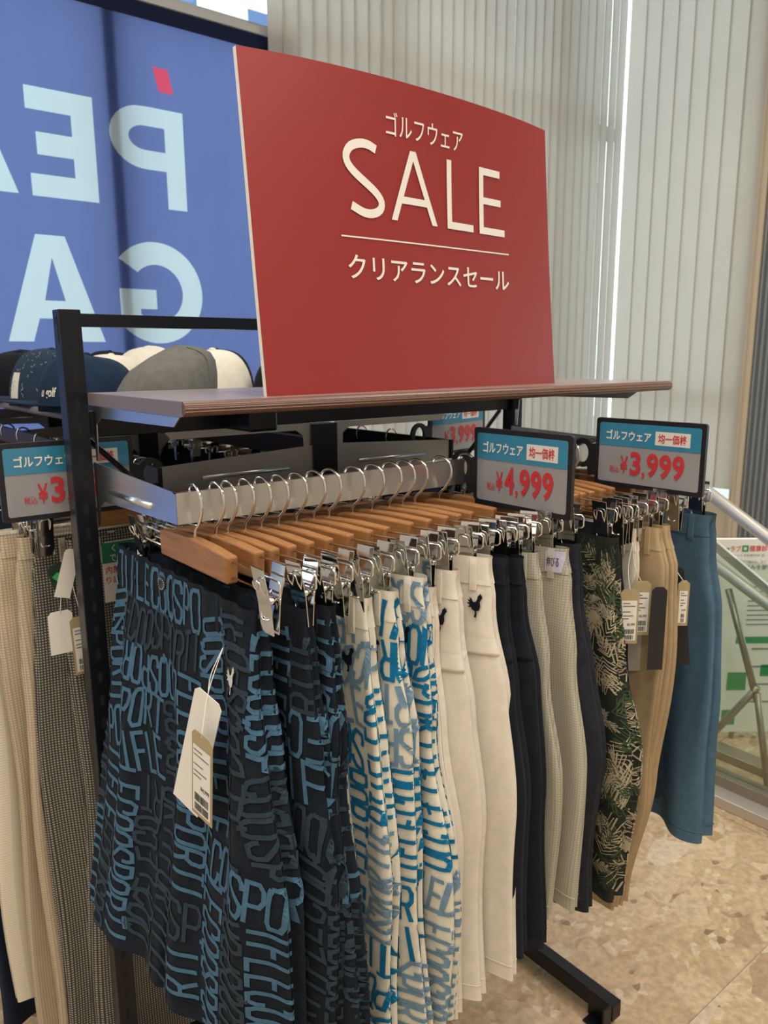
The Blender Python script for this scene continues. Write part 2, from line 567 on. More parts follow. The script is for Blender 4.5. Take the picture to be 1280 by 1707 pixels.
struct('trim_1', MB().box(WX - 0.05, WX, 2.475, 2.55, 0, CEIL).box(WX - 0.075, WX - 0.05, 2.505, 2.52, 0, CEIL), BEIGE, 'beige vertical trim beside the right-hand blind', 'trim')

# corrugated shutter to the right of the trim: each rib a part
shut = thing('corrugated_shutter', 'grey ribbed shutter panel right of the blind and its beige trim', 'shutter', (WX, 2.2, 0))
SHUT = pbsdf('shutter_grey', (0.30, 0.33, 0.35), 0.4, 0.3)
obj('panel', MB().box(WX - 0.02, WX, 1.9, 2.475, 0.0, CEIL), SHUT, shut)
for k in range(15):
    y_ = 2.455 - k * 0.037
    obj('rib', MB().prism([(WX - 0.02, y_ - 0.011), (WX - 0.045, y_ - 0.006), (WX - 0.045, y_ + 0.006), (WX - 0.02, y_ + 0.011)], 'z', 0, CEIL), SHUT, shut)

# vertical blinds, each slat its own part
SLATM = translucent('blind_fabric', (0.68, 0.65, 0.59), (0.50, 0.455, 0.415), 0.58)
random.seed(5)


def blind(name, label, along, fixed, a, b, pitch, width, z0, z1, tilt):
    loc = ((a + b) / 2, fixed, z1) if along == 'x' else (fixed, (a + b) / 2, z1)
    t = thing(name, label, 'blind', loc)
    rail = MB()
    if along == 'x':
        rail.box(a, b, fixed - 0.02, fixed + 0.02, z1, z1 + 0.03)
    else:
        rail.box(fixed - 0.02, fixed + 0.02, a, b, z1, z1 + 0.03)
    obj('head_rail', rail, FRAME, t)
    n = int(round((b - a) / pitch))
    for k in range(n):
        c = a + (k + 0.5) * pitch
        an = tilt + random.uniform(-0.05, 0.05)
        dx, dn = width / 2 * math.cos(an), width / 2 * math.sin(an)
        rows = []
        for z in (z0, z1):
            row = []
            for j in range(5):
                s = j / 2 - 1
                bow = 0.006 * (1 - s * s)
                p, q = c + s * dx, fixed + s * dn - bow * (1 if along == 'x' else 1)
                row.append((p, q, z) if along == 'x' else (q, p, z))
            rows.append(row)
        obj('slat', MB().grid(rows), SLATM, t, smooth=True)
    return t


blind('vertical_blind', 'long cream vertical blind between the blue banner and the bright gap', 'x', WY - 0.10, 2.10, 4.985, 0.0862, 0.100, 0.12, 4.1, 0.10)
blind('vertical_blind', 'cream vertical blind right of the bright gap, beside the grey shutter', 'y', WX - 0.10, 2.515, 3.475, 0.12, 0.134, 0.55, 4.1, -0.10)

# ---- banner hanging in the left window, lettering seen in reverse
BAN_BLUE = translucent('banner_blue', (0.06, 0.085, 0.22), (0.175, 0.22, 0.48), 0.75)
BAN_DARK = translucent('banner_hem', (0.03, 0.04, 0.09), (0.03, 0.045, 0.11), 0.5)
BAN_WHITE = translucent('banner_white', (0.6, 0.65, 0.68), (0.60, 0.71, 0.77), 0.78)
BAN_RED = translucent('banner_red', (0.6, 0.05, 0.1), (0.80, 0.10, 0.17), 0.75)
BY = WY - 0.045


def arc(cx, cz, rx, rz, a0, a1, n=14):
    return [(cx + rx * math.cos(math.radians(a0 + (a1 - a0) * k / n)), cz + rz * math.sin(math.radians(a0 + (a1 - a0) * k / n))) for k in range(n + 1)]


# outlines in banner metres, as seen from the shop (mirrored letters)
def L_P(x1, z0, z1):
    h = z1 - z0; st = 0.092
    xs = x1
    outer = [(xs, z0), (xs, z1), (xs - 0.16, z1)] + arc(xs - 0.19, z1 - h * 0.31, 0.155, h * 0.31, 90, 270)[1:] + [(xs - st, z1 - h * 0.62), (xs - st, z0)]
    inner = [(xs - st, z1 - h * 0.19), (xs - 0.18, z1 - h * 0.19)] + arc(xs - 0.185, z1 - h * 0.31, 0.075, h * 0.12, 90, 270)[1:] + [(xs - st, z1 - h * 0.43)]
    return [outer, inner]


def L_E(x1, z0, z1):
    h = z1 - z0; st = 0.095; w = 0.275
    return [[(x1, z0), (x1, z1), (x1 - w, z1), (x1 - w, z1 - 0.088), (x1 - st, z1 - 0.088), (x1 - st, z1 - h * .405), (x1 - w * .88, z1 - h * .405), (x1 - w * .88, z1 - h * .405 - 0.088),
             (x1 - st, z1 - h * .405 - 0.088), (x1 - st, z0 + 0.088), (x1 - w, z0 + 0.088), (x1 - w, z0)]]


def L_A(x0, x1, z0, z1):
    c = (x0 + x1) / 2; h = z1 - z0; st = 0.1
    outer = [(x1, z0), (c + 0.06, z1), (c - 0.06, z1), (x0, z0), (x0 + st, z0), (x0 + st + 0.032, z0 + h * .22), (x1 - st - 0.032, z0 + h * .22), (x1 - st, z0)]
    inner = [(c, z1 - 0.09), (x1 - st - 0.06, z0 + h * .39), (x0 + st + 0.06, z0 + h * .39)]
    return [outer, inner]


def L_G(xc, z0, z1):
    zc = (z0 + z1) / 2; r = (z1 - z0) / 2; ri = r - 0.1; rx = 0.225; rxi = 0.125
    o = [(xc - rx * math.cos(math.radians(a)), zc + r * math.sin(math.radians(a))) for a in np.linspace(40, 322, 38)]
    i = [(xc - rxi * math.cos(math.radians(a)), zc + ri * math.sin(math.radians(a))) for a in np.linspace(312, 45, 30)]
    xl = o[-1][0]
    return [[*o, (xl, zc + 0.015), (xc - 0.005, zc + 0.015), (xc - 0.005, zc - 0.072), (i[0][0], zc - 0.072), *i]]


def fill_outlines(loops, y, mb):
    cu = bpy.data.curves.new('outline', 'CURVE'); cu.dimensions = '2D'; cu.fill_mode = 'BOTH'
    for lp in loops:
        sp = cu.splines.new('POLY'); sp.points.add(len(lp) - 1)
        for p, (x, z) in zip(sp.points, lp):
            p.co = (x, z, 0, 1)
        sp.use_cyclic_u = True
    to = bpy.data.objects.new('outline', cu); COL.objects.link(to)
    me = bpy.data.meshes.new_from_object(to.evaluated_get(bpy.context.evaluated_depsgraph_get()))
    mb.add([(p.co.x, y, p.co.y) for p in me.vertices], [tuple(p.vertices) for p in me.polygons])
    bpy.data.objects.remove(to); bpy.data.curves.remove(cu); bpy.data.meshes.remove(me)


P1R, E1R = 1.663, 1.253
letters = [('letter_p', L_P(P1R, 2.105, 2.53)), ('letter_e', L_E(E1R, 2.098, 2.522)), ('letter_a', L_A(0.50, 0.925, 2.10, 2.525)), ('letter_g', L_G(1.492, 1.50, 1.955)),
           ('letter_a', L_A(0.83, 1.235, 1.505, 1.945)), ('letter_r', L_P(0.44, 2.10, 2.525)), ('letter_t', [[(0.78, 1.945), (0.45, 1.945), (0.45, 1.855), (0.57, 1.855), (0.57, 1.505), (0.66, 1.505), (0.66, 1.855), (0.78, 1.855)]])]
red_mark = [(1.545, 2.687), (1.625, 2.694), (1.652, 2.593), (1.575, 2.585)]
red_mark = [(1.532, 2.700), (1.602, 2.700), (1.625, 2.602), (1.556, 2.602)]
ban = thing('window_banner', 'large blue backlit window banner with white letters in reverse', 'banner', (1.0, BY, 0.3))
loops = [[(-1.5, 0.3), (2.25, 0.3), (2.25, 2.885), (-1.5, 2.885)], red_mark]
for nm, lp in letters:
    loops += lp
mb = MB(); fill_outlines(loops, BY, mb); obj('cloth', mb, BAN_BLUE, ban)
for nm, lp in letters:
    mb = MB(); fill_outlines(lp, BY, mb); obj(nm, mb, BAN_WHITE, ban)
mb = MB(); fill_outlines([red_mark], BY, mb); obj('accent_mark', mb, BAN_RED, ban, label='small red slanted mark above the letter')
obj('hem', MB().box(-1.5, 2.25, BY - 0.004, BY + 0.004, 2.885, 2.95), BAN_DARK, ban)
obj('hanging_bar', MB().box(-1.5, 2.25, BY - 0.012, BY + 0.012, 2.952, 2.985), FRAME, ban)

# ---- outside: building across the street and a paved ground
PALE = pbsdf('pale_facade', (0.75, 0.82, 0.88), 0.7); BLUEW = pbsdf('blue_window', (0.06, 0.13, 0.32), 0.15)
struct('ground_outside', MB().box(-8, 16, WY + 0.3, 16, -0.1, -0.02).box(WX + 0.3, 16, -6, WY + 0.3, -0.1, -0.02), pbsdf('pavement', (0.5, 0.48, 0.44), 0.9), 'pale pavement outside the shop windows', 'ground')
bld = thing('building', 'pale blue building across the street above the banner', 'building', (4, 9, -0.1))
obj('wall', MB().box(0.5, 12, 9, 12, -0.1, 6.2), PALE, bld)
for k in range(6):
    wx = 3.55 + k * 1.5
    wd = obj('window', MB().box(wx, wx + 0.95, 8.97, 9.0, 4.55, 5.6), pbsdf('white_frame', (0.9, 0.92, 0.94), 0.5), bld)
    obj('pane', MB().box(wx + 0.06, wx + 0.44, 8.955, 8.97, 4.63, 5.52).box(wx + 0.51, wx + 0.89, 8.955, 8.97, 4.63, 5.52), BLUEW, wd)
obj('ledge', MB().box(0.5, 12, 8.9, 9.0, 4.3, 4.42), pbsdf('ledge_grey', (0.3, 0.4, 0.5), 0.6), bld)

# ---- ceiling lamps
LED = emit('led_diffuser', (1.0, 0.94, 0.85), 1.2)
for k, (px, py) in enumerate(PANELS):
    t = thing('ceiling_light', ORD[k] + ' long light panel of the shop ceiling, counted from behind', 'ceiling light', (px, py, CEIL), 'ceiling panels')
    obj('housing', MB().box(px - 0.62, px + 0.62, py - 0.17, py + 0.17, CEIL - 0.012, CEIL), FRAME, t)
    obj('diffuser', MB().box(px - 0.6, px + 0.6, py - 0.15, py + 0.15, CEIL - 0.016, CEIL - 0.012), LED, t)
for k, (px, py) in enumerate(DOWNS):
    t = thing('downlight', ORD[k] + ' small round downlight of the shop ceiling', 'downlight', (px, py, CEIL), 'ceiling downlights')
    ring = [(px + 0.06 * math.cos(a), py + 0.06 * math.sin(a), CEIL - 0.006) for a in np.linspace(0, 2 * math.pi, 20, endpoint=False)]
    obj('trim_ring', MB().tube(ring, 0.008, 6, True), FRAME, t, smooth=True)
    obj('lens', MB().prism([(px + 0.052 * math.cos(a), py + 0.052 * math.sin(a)) for a in np.linspace(0, 2 * math.pi, 20, endpoint=False)], 'z', CEIL - 0.006, CEIL - 0.002), LED, t)

# ---- glass screen rails and stair railing on the right
RAILM = pbsdf('bronze_rail', (0.36, 0.31, 0.25), 0.35, 0.7)
scr = thing('glass_screen', 'clear glass floor screen in metal rails right of the blue shorts', 'glass screen', (2.27, 0.6, 0))
obj('base_rail', MB().box(2.235, 2.33, -1.2, 2.3, 0, 0.035), SILVER_PAINT, scr, bevel=0.003)
obj('glazing_channel', MB().box(2.30, 2.36, -1.2, 2.3, 0.035, 0.07), RAILM, scr, bevel=0.003)
obj('pane', MB().box(2.328, 2.336, -1.2, 2.3, 0.07, 0.80), glass_mat('screen_glass', (0.90, 0.97, 0.93), 0.15), scr)
obj('outer_rail', MB().box(2.525, 2.60, -1.2, 2.3, 0, 0.03), RAILM, scr, bevel=0.003)
sr = thing('stair_railing', 'silver sloping stair railing behind the glass screen', 'railing', (2.45, 0.6, 0))


def slope(y, z_at, k):
    return z_at + (y - 1.2) * k


obj('handrail', MB().tube([(2.45, y, slope(y, 0.908, 0.567)) for y in (-0.3, 1.62)], 0.021, 16), SILVER_PAINT, sr, smooth=True)
obj('lower_rail', MB().tube([(2.45, y, slope(y, 0.695, 0.5)) for y in (-0.1, 1.62)], 0.019, 16), SILVER_PAINT, sr, smooth=True)
fl = MB()
vs = []
for y in (0.0, 1.62):
    z = slope(y, 0.742, 0.6)
    vs += [(2.46, y, z - 0.017), (2.475, y, z - 0.017), (2.475, y, z + 0.017), (2.46, y, z + 0.017)]
fl.add(vs, [(0, 1, 5, 4), (1, 2, 6, 5), (2, 3, 7, 6), (3, 0, 4, 7), (3, 2, 1, 0), (4, 5, 6, 7)])
obj('stringer', fl, SILVER_PAINT, sr)
for (ya, za, yb, zb) in ((1.221, 0.66, 1.092, 0.30), (1.30, 0.02, 1.095, 0.35), (1.095, 0.33, 1.03, 0.0)):
    obj('brace', MB().tube([(2.45, ya, max(za, 0.014)), (2.45, yb, max(zb, 0.014))], 0.012, 8), RAILM, sr, smooth=True)

# poster stand beyond the screen
PO = (2.693, 1.298); PD = (0.7817, -0.6236)


def PU(p):
    return -0.049 + (p - 1218) * 0.00222


def PW(q):
    return 0.757 - (q - 909.4) * 0.00227


def poster_pt(u, w, off=0.002):
    # the board faces the shop, so its front normal is the rail direction turned to the viewer
    return (PO[0] + PD[0] * u + PD[1] * off, PO[1] + PD[1] * u - PD[0] * off, w)


def poster_quad(mb, u0, u1, w0, w1, off=0.002):
    mb.add([poster_pt(u0, w0, off), poster_pt(u1, w0, off), poster_pt(u1, w1, off), poster_pt(u0, w1, off)], [(0, 1, 2, 3)])


ps = thing('poster_board', 'white poster board with red heading beyond the stair railing', 'poster board', (PO[0], PO[1], 0))
GREEN = pbsdf('poster_green', (0.04, 0.32, 0.12), 0.6)
SHEET = pbsdf('poster_sheet', (0.86, 0.88, 0.84), 0.6)
mb = MB()
vs = [poster_pt(u, w, o_) for o_ in (0.0, -0.02) for u, w in ((-0.1, 0.03), (0.62, 0.03), (0.62, 0.78), (-0.1, 0.78))]
mb.add(vs, [(0, 1, 2, 3), (7, 6, 5, 4), (0, 4, 5, 1), (1, 5, 6, 2), (2, 6, 7, 3), (3, 7, 4, 0)])
obj('board', mb, SHEET, ps)
for u in (0.02, 0.54):
    mb = MB(); mb.tube([poster_pt(u, 0.0, -0.012), poster_pt(u, 0.75, -0.012)], 0.009, 8); obj('leg', mb, RAILM, ps)
mb = MB()
text_into(mb, 'ラブ', (PU(1218), PU(1235), PW(919.2), PW(909.3)), poster_pt, 0.012)
text_into(mb, '健康診断', (PU(1248.5), PU(1288), PW(919.2), PW(909)), poster_pt, 0.012)
obj('red_heading', mb, pbsdf('poster_red', (0.75, 0.08, 0.12), 0.6), ps)
mb = MB()
stroke_into(mb, [(PU(1238), PW(918)), (PU(1246), PW(918)), (PU(1246), PW(910.5)), (PU(1238), PW(910.5))], 0.006, poster_pt, 0.05, True)
poster_quad(mb, PU(1206), PU(1216), PW(920), PW(913))
poster_quad(mb, -0.02, 0.05, 0.20, 0.27); poster_quad(mb, 0.10, 0.6, 0.255, 0.30); poster_quad(mb, -0.03, 0.02, 0.06, 0.12); poster_quad(mb, 0.0, 0.2, 0.385, 0.41)
obj('green_mark', mb, GREEN, ps)
mb = MB()
text_into(mb, 'ネット予約受付中 回', (PU(1222.5), PU(1274), PW(928), PW(923)), poster_pt)
text_into(mb, 'つい「曲がる」など', (PU(1233), PU(1278), PW(938.6), PW(933.4)), poster_pt)
text_into(mb, '悩みを解決', (PU(1243), PU(1290), PW(949), PW(941)), poster_pt, 0.01)
for k in range(9):
    poster_quad(mb, 0.03, 0.6, 0.60 - k * 0.018, 0.604 - k * 0.018)
for k in range(8):
    poster_quad(mb, 0.06 + 0.1 * (k % 2), 0.16 + 0.1 * (k % 2), 0.36 - k * 0.035, 0.366 - k * 0.035)
obj('small_print', mb, pbsdf('poster_grey_ink', (0.25, 0.28, 0.28), 0.7), ps)
# ================================================================== clothes rack
PY0, PY1 = 1.131, 1.161       # depth of the posts
RY = 0.847                    # hanging rail
RZ = 1.275                    # top of the hanging rail


def slots(mb_root, x0, x1, yface, z0, z1, pitch, side='front'):
    mb = MB()
    z = z0
    xm = (x0 + x1) / 2
    while z < z1:
        if side == 'front':
            mb.add([(xm - 0.0035, yface, z), (xm + 0.0035, yface, z), (xm + 0.0035, yface, z + 0.018), (xm - 0.0035, yface, z + 0.018)], [(0, 1, 2, 3)])
        z += pitch
    return mb


rack = thing('clothes_rack', 'black steel clothes rack with slotted posts carrying the SALE board shelf', 'clothes rack', (0.81, 1.14, 0))
for (xa, xb) in ((0.331, 0.361), (1.258, 1.288)):
    p = obj('post', MB().box(xa, xb, PY0, PY1, 0.03, 1.498), BLACK, rack, bevel=0.0015)
    obj('slot', slots(None, xa, xb, PY0 - 0.0004, 0.12, 1.47, 0.0375), SLOT, p)
    obj('foot', MB().box(xa, xb, 0.80, 1.5, 0.018, 0.058), BLACK, rack, bevel=0.002)
    br = MB()
    br.box(xa - 0.030, xa - 0.001, 0.802, 0.806, 0.0, 0.062).box(xa - 0.004, xa - 0.001, 0.806, 0.86, 0.0, 0.062).box(xa - 0.03, xa - 0.004, 0.806, 0.855, 0.0, 0.004)
    obj('foot_bracket', br, BLACK, rack, bevel=0.001)
    for yy in (0.83, 1.45):
        obj('levelling_foot', MB().tube([(xa + 0.015, yy, 0), (xa + 0.015, yy, 0.02)], 0.011, 12), BLACKP, rack)
p = rack.children[0]
mb = MB(); mb.box(0.3306, 0.331, 1.139, 1.1425, 1.452, 1.488).box(0.3306, 0.331, 1.148, 1.151, 1.478, 1.488)
obj('cap_slit', mb, SLOT, p)
obj('top_bar', MB().box(0.361, 1.258, 1.136, 1.156, 1.475, 1.493), BLACK, rack, bevel=0.001)
obj('cross_beam', MB().box(0.361, 1.258, 1.14, 1.158, 1.318, 1.356), BLACK, rack, bevel=0.001)
obj('cross_beam', MB().box(0.361, 1.258, 1.14, 1.158, 0.20, 0.24), BLACK, rack, bevel=0.001)
obj('back_brace', MB().tube([(0.366, 1.165, 1.315), (0.475, 1.18, 1.205)], 0.0045, 8), BLACK, rack, smooth=True)
obj('back_brace', MB().tube([(1.253, 1.165, 1.315), (1.150, 1.18, 1.205)], 0.0045, 8), BLACK, rack, smooth=True)
obj('shelf_clamp', MB().box(0.575, 0.625, 1.05, 1.14, 1.318, 1.366), BLACK, rack, bevel=0.004)

# shelf on sheet-metal brackets
SHELF_TOP = wood_mat('grey_laminate', (0.30, 0.235, 0.215), (0.20, 0.15, 0.14), 0.28)
SHELF_EDGE = wood_mat('brown_edge', (0.16, 0.085, 0.062), (0.11, 0.055, 0.04), 0.3)
SIDE_EDGE = pbsdf('window_lit_edge', (0.17, 0.14, 0.155), 0.4)  # mauve cast of window light is put into the brown edge's colour
SZ = 1.383
sh = thing('shelf_board', 'brown laminate shelf board under the red SALE board', 'shelf', (0.84, 0.98, SZ - 0.018))
SX0, SX1 = 0.362, 1.336
obj('board', MB().box(SX0 + 0.001, SX1 - 0.001, 0.815, 1.13, SZ - 0.017, SZ), SHELF_TOP, sh)
prof = [(0.8155, SZ - 0.0003)] + [(0.8155 - 0.0098 * math.sin(a), SZ - 0.0088 + 0.0085 * math.cos(a)) for a in np.linspace(0.2, math.pi - 0.2, 9)] + [(0.8155, SZ - 0.0173)]
obj('front_edge', MB().prism(prof, 'x', SX0, SX1), SHELF_EDGE, sh, smooth=False)
for k, dz in enumerate((0.004, 0.008, 0.0115)):
    yy = 0.8155 - 0.0098 * math.sqrt(max(0, 1 - ((dz - 0.0088) / 0.0085) ** 2)) - 0.0002
    obj('edge_groove', MB().tube([(SX0, yy, SZ - dz), (SX1, yy, SZ - dz)], 0.0006, 5), wood_mat('edge_groove_brown', (0.26, 0.16, 0.125), (0.2, 0.12, 0.09), 0.3), sh)
obj('side_edge', MB().box(SX0 - 0.0012, SX0 + 0.001, 0.813, 1.13, SZ - 0.0172, SZ - 0.0002), SIDE_EDGE, sh)
obj('side_edge', MB().box(SX1 - 0.001, SX1 + 0.0012, 0.813, 1.13, SZ - 0.0172, SZ - 0.0002), SIDE_EDGE, sh)
for xb, s_ in ((0.366, 1), (1.262, 1)):
    bk = thing('shelf_bracket', ('left' if xb < 0.5 else 'right') + ' bright sheet-metal bracket hooked to the post under the shelf', 'shelf bracket', (xb, 1.13, 1.30), 'shelf brackets')
    pl = [(1.131, 1.364), (0.832, 1.364), (0.850, 1.352), (1.100, 1.348), (1.118, 1.338), (1.122, 1.285), (1.131, 1.285)]
    obj('arm', MB().prism(pl, 'x', xb, xb + 0.0015), ZINC, bk)
    obj('flange', MB().box(xb, xb + 0.018, 0.832, 1.12, 1.3645, 1.3655), ZINC, bk)

# front U-shaped hanging rail
ur = thing('hanging_rail', 'bright steel U-shaped hanging rail across the front of the rack', 'hanging rail', (0.81, RY, RZ - 0.038))


def arm_plate(xc, ypost, yend, z_top_post, z_bot_post, z_top, z_bot):
    """side plate with a hook leg at the post"""
    s = 1 if ypost > yend else -1
    pl = [(ypost, z_top_post), (yend, z_top), (yend, z_bot), (ypost - s * 0.035, z_bot_post), (ypost - s * 0.012, z_bot_post - 0.012), (ypost - s * 0.006, z_bot_post - 0.04), (ypost, z_bot_post - 0.044)]
    return MB().prism(pl, 'x', xc, xc + 0.0016)


for xa in (0.3625, 1.255):
    a = obj('side_arm', arm_plate(xa, 1.133, RY, RZ + 0.008, RZ - 0.046, RZ, RZ - 0.038), ZINC, ur)
    obj('pressed_bead', MB().tube([(xa + (0.0006 if xa > 1 else 0.0004), 1.07, RZ - 0.028), (xa + 0.0004, 0.925, RZ - 0.027)], 0.0042, 10), ZINC, a, smooth=True)
obj('bar', MB().box(0.3625, 1.2565, RY - 0.0008, RY + 0.0008, RZ - 0.038, RZ), STEEL, ur)
obj('bar_lip', MB().box(0.3625, 1.2565, RY, RY + 0.008, RZ - 0.0015, RZ), STEEL, ur)

# ---- the rack behind, standing at right angles to this one
GX = 0.81
gr = thing('gondola_rack', 'black double-sided rack running towards the window behind the front rack', 'clothes rack', (GX, 2.0, 0))
for yy in (1.19, 2.05, 2.9):
    p = obj('post', MB().box(GX - 0.027, GX + 0.027, yy, yy + 0.03, 0.03, 1.31), BLACK, gr, bevel=0.0015)
    obj('foot', MB().box(GX - 0.33, GX + 0.33, yy, yy + 0.03, 0.0, 0.05), BLACK, gr, bevel=0.002)
    for s_ in (-1, 1):
        # arms carrying the two side rails
        pl = [(GX + s_ * 0.027, RZ - 0.004), (GX + s_ * 0.325, RZ - 0.018), (GX + s_ * 0.325, RZ - 0.058), (GX + s_ * 0.06, RZ - 0.068), (GX + s_ * 0.027, RZ - 0.10)]
        a = obj('rail_arm', MB().prism(pl, 'y', yy + 0.004, yy + 0.006), pbsdf('dull_steel', (0.40, 0.40, 0.39), 0.34, 1.0), gr)
        obj('pressed_bead', MB().tube([(GX + s_ * 0.08, yy + 0.0045, RZ - 0.042), (GX + s_ * 0.25, yy + 0.0045, RZ - 0.043)], 0.004, 8), MATS['dull_steel'], a, smooth=True)
        fr = [(GX + s_ * 0.027, 1.312), (GX + s_ * 0.31, 1.312), (GX + s_ * 0.30, 1.300), (GX + s_ * 0.06, 1.300), (GX + s_ * 0.045, 1.29), (GX + s_ * 0.04, 1.22), (GX + s_ * 0.027, 1.22)]
        obj('shelf_arm', MB().prism(fr, 'y', yy + 0.008, yy + 0.0095), MATS['dull_steel'], gr)
obj('spine_beam', MB().box(GX - 0.012, GX + 0.012, 1.22, 2.9, 1.24, 1.28), BLACK, gr)
obj('spine_beam', MB().box(GX - 0.012, GX + 0.012, 1.22, 2.9, 0.25, 0.29), BLACK, gr)
for s_ in (-1, 1):
    obj('side_rail', MB().box(GX + s_ * 0.325 - 0.004, GX + s_ * 0.325 + 0.004, 1.19, 2.93, RZ - 0.058, RZ - 0.018), BLACK, gr, bevel=0.001)
HSZ = 1.33
LX0 = GX - 0.355
for s_, nm in ((-1, 'left'), (1, 'right')):
    t = thing('shelf_board', 'brown shelf with caps on the %s side of the rear rack' % nm, 'shelf', (GX + s_ * 0.18, 2.05, HSZ - 0.016))
    xa, xb = (LX0, GX - 0.004) if s_ < 0 else (GX + 0.004, GX + 0.355)
    obj('board', MB().box(xa, xb, 1.225, 2.93, HSZ - 0.016, HSZ), SHELF_TOP, t)
    xe = LX0 if s_ < 0 else GX + 0.355
    obj('front_edge', MB().prism([(xe - s_ * 0.001 + s_ * 0.009 * math.sin(a), HSZ - 0.008 + 0.0085 * math.cos(a)) for a in np.linspace(0, math.pi, 8)], 'y', 1.225, 2.93), SIDE_EDGE, t)

# ================================================================== SALE board
BL, BR, TL, TR = (Vector(p) for p in ((0.489, 0.846, SZ), (1.100, 0.893, SZ), (0.4985, 0.9115, 1.8), (1.088, 0.9265, 1.8035)))


def board_pt(u, v, off=0.0):
    """u to the right, v up, both 0..1; the card bows towards the viewer near its top"""
    p = (BL * (1 - u) + BR * u) * (1 - v) + (TL * (1 - u) + TR * u) * v
    bow = -0.028 * (4 * u * (1 - u)) * v * v - 0.004 * math.sin(5 * u + 2 * v) * v
    n = (BR - BL).cross(TL - BL).normalized()      # towards the viewer (-y)
    return tuple(p + n * (off - bow))


SALE_RED = pbsdf('sale_red', (0.275, 0.020, 0.019), 0.42)
add_bump(SALE_RED, 7, 0.12, 0.006, detail=3)
FOAM = pbsdf('foam_board', (0.72, 0.69, 0.63), 0.8)
bd = thing('sale_board', 'large red clearance SALE board in Japanese standing on the shelf', 'sign board', tuple((BL + BR) / 2))
NU, NV = 40, 28
rows = [[board_pt(j / NU, i / NV) for j in range(NU + 1)] for i in range(NV + 1)]
obj('printed_face', MB().grid(rows), SALE_RED, bd, smooth=True)
mb = MB()
T_ = -0.007
ring = [(j / NU, 0) for j in range(NU)] + [(1, i / NV) for i in range(NV)] + [(1 - j / NU, 1) for j in range(NU)] + [(0, 1 - i / NV) for i in range(NV)]
fr_ = [board_pt(u, v, -0.0003) for u, v in ring]; bk_ = [board_pt(u, v, T_) for u, v in ring]
m_ = len(ring)
mb.add(fr_ + bk_, [(i, (i + 1) % m_, m_ + (i + 1) % m_, m_ + i) for i in range(m_)])
mb.grid([[board_pt(j / NU, i / NV, T_) for j in range(NU + 1)] for i in range(NV + 1)])
obj('foam_core', mb, FOAM, bd)


def sale_fn(u, v):
    return board_pt(u, v, 0.0012)


# positions on the card, 0..1
def subdiv_text(mb, txt, box, offset):
    text_into(mb, txt, box, sale_fn, offset)


mb = MB(); subdiv_text(mb, 'ゴルフウェア', (0.368, 0.628, 0.826, 0.900), 0.002); obj('small_heading', mb, WHITE_INK, bd)
mb = MB()
sw = 0.0185
asp = 0.68                    # card height over width: strokes are laid out in square units


def sq(x, y):
    return sale_fn(x, y / asp)


z0_, z1_ = 0.562 * asp, 0.792 * asp
hh = z1_ - z0_
S = [(.80, .085), (.62, .04), (.42, .04), (.2, .10), (.09, .22), (.13, .34), (.3, .45), (.55, .56), (.78, .67), (.9, .78), (.86, .89), (.68, .955), (.45, .955), (.17, .88)]
S = smooth_path([(0.238 + 0.122 * a, z1_ - hh * b_, 0) for a, b_ in S], 3)
stroke_into(mb, [(q.x, q.y) for q in S], sw, sq, 0.01)
aL, aR = 0.387, 0.523
hw = sw * 0.50
for xe in (aL, aR):
    n_ = 12
    mb.grid([[sq(xe + (0.452 - xe) * k / n_ - hw, z0_ + hh * k / n_), sq(xe + (0.452 - xe) * k / n_ + hw, z0_ + hh * k / n_)] for k in range(n_ + 1)])
stroke_into(mb, [(aL + 0.024, z0_ + hh * 0.3), (aR - 0.024, z0_ + hh * 0.3)], sw * .85, sq, 0.01)
stroke_into(mb, [(0.577, z1_), (0.577, z0_ + sw * .42), (0.667, z0_ + sw * .42)], sw * .92, sq, 0.01)
stroke_into(mb, [(0.776, z1_ - sw * .42), (0.700, z1_ - sw * .42), (0.700, z0_ + sw * .42), (0.795, z0_ + sw * .42)], sw * .92, sq, 0.01)
stroke_into(mb, [(0.700, z0_ + hh * 0.51), (0.780, z0_ + hh * 0.51)], sw * .88, sq, 0.01)
obj('sale_lettering', mb, WHITE_INK, bd)
mb = MB(); stroke_into(mb, [(0.225, 0.492 * asp), (0.811, 0.499 * asp)], 0.0032, sq, 0.01); obj('rule_line', mb, WHITE_INK, bd)
mb = MB(); subdiv_text(mb, 'クリアランスセール', (0.240, 0.808, 0.362, 0.438), 0.008); obj('lower_heading', mb, WHITE_INK, bd)

# ================================================================== price signs
SIGN_BLUE = pbsdf('sign_blue', (0.035, 0.235, 0.40), 0.3); SIGN_WHITE = pbsdf('sign_card', (0.31, 0.31, 0.33), 0.3)
for m_ in (SIGN_BLUE, SIGN_WHITE):
    m_.node_tree.nodes['Principled BSDF'].inputs['Coat Weight'].default_value = 0.6
    m_.node_tree.nodes['Principled BSDF'].inputs['Coat Roughness'].default_value = 0.08
    add_bump(m_, 22, 0.25, 0.003)


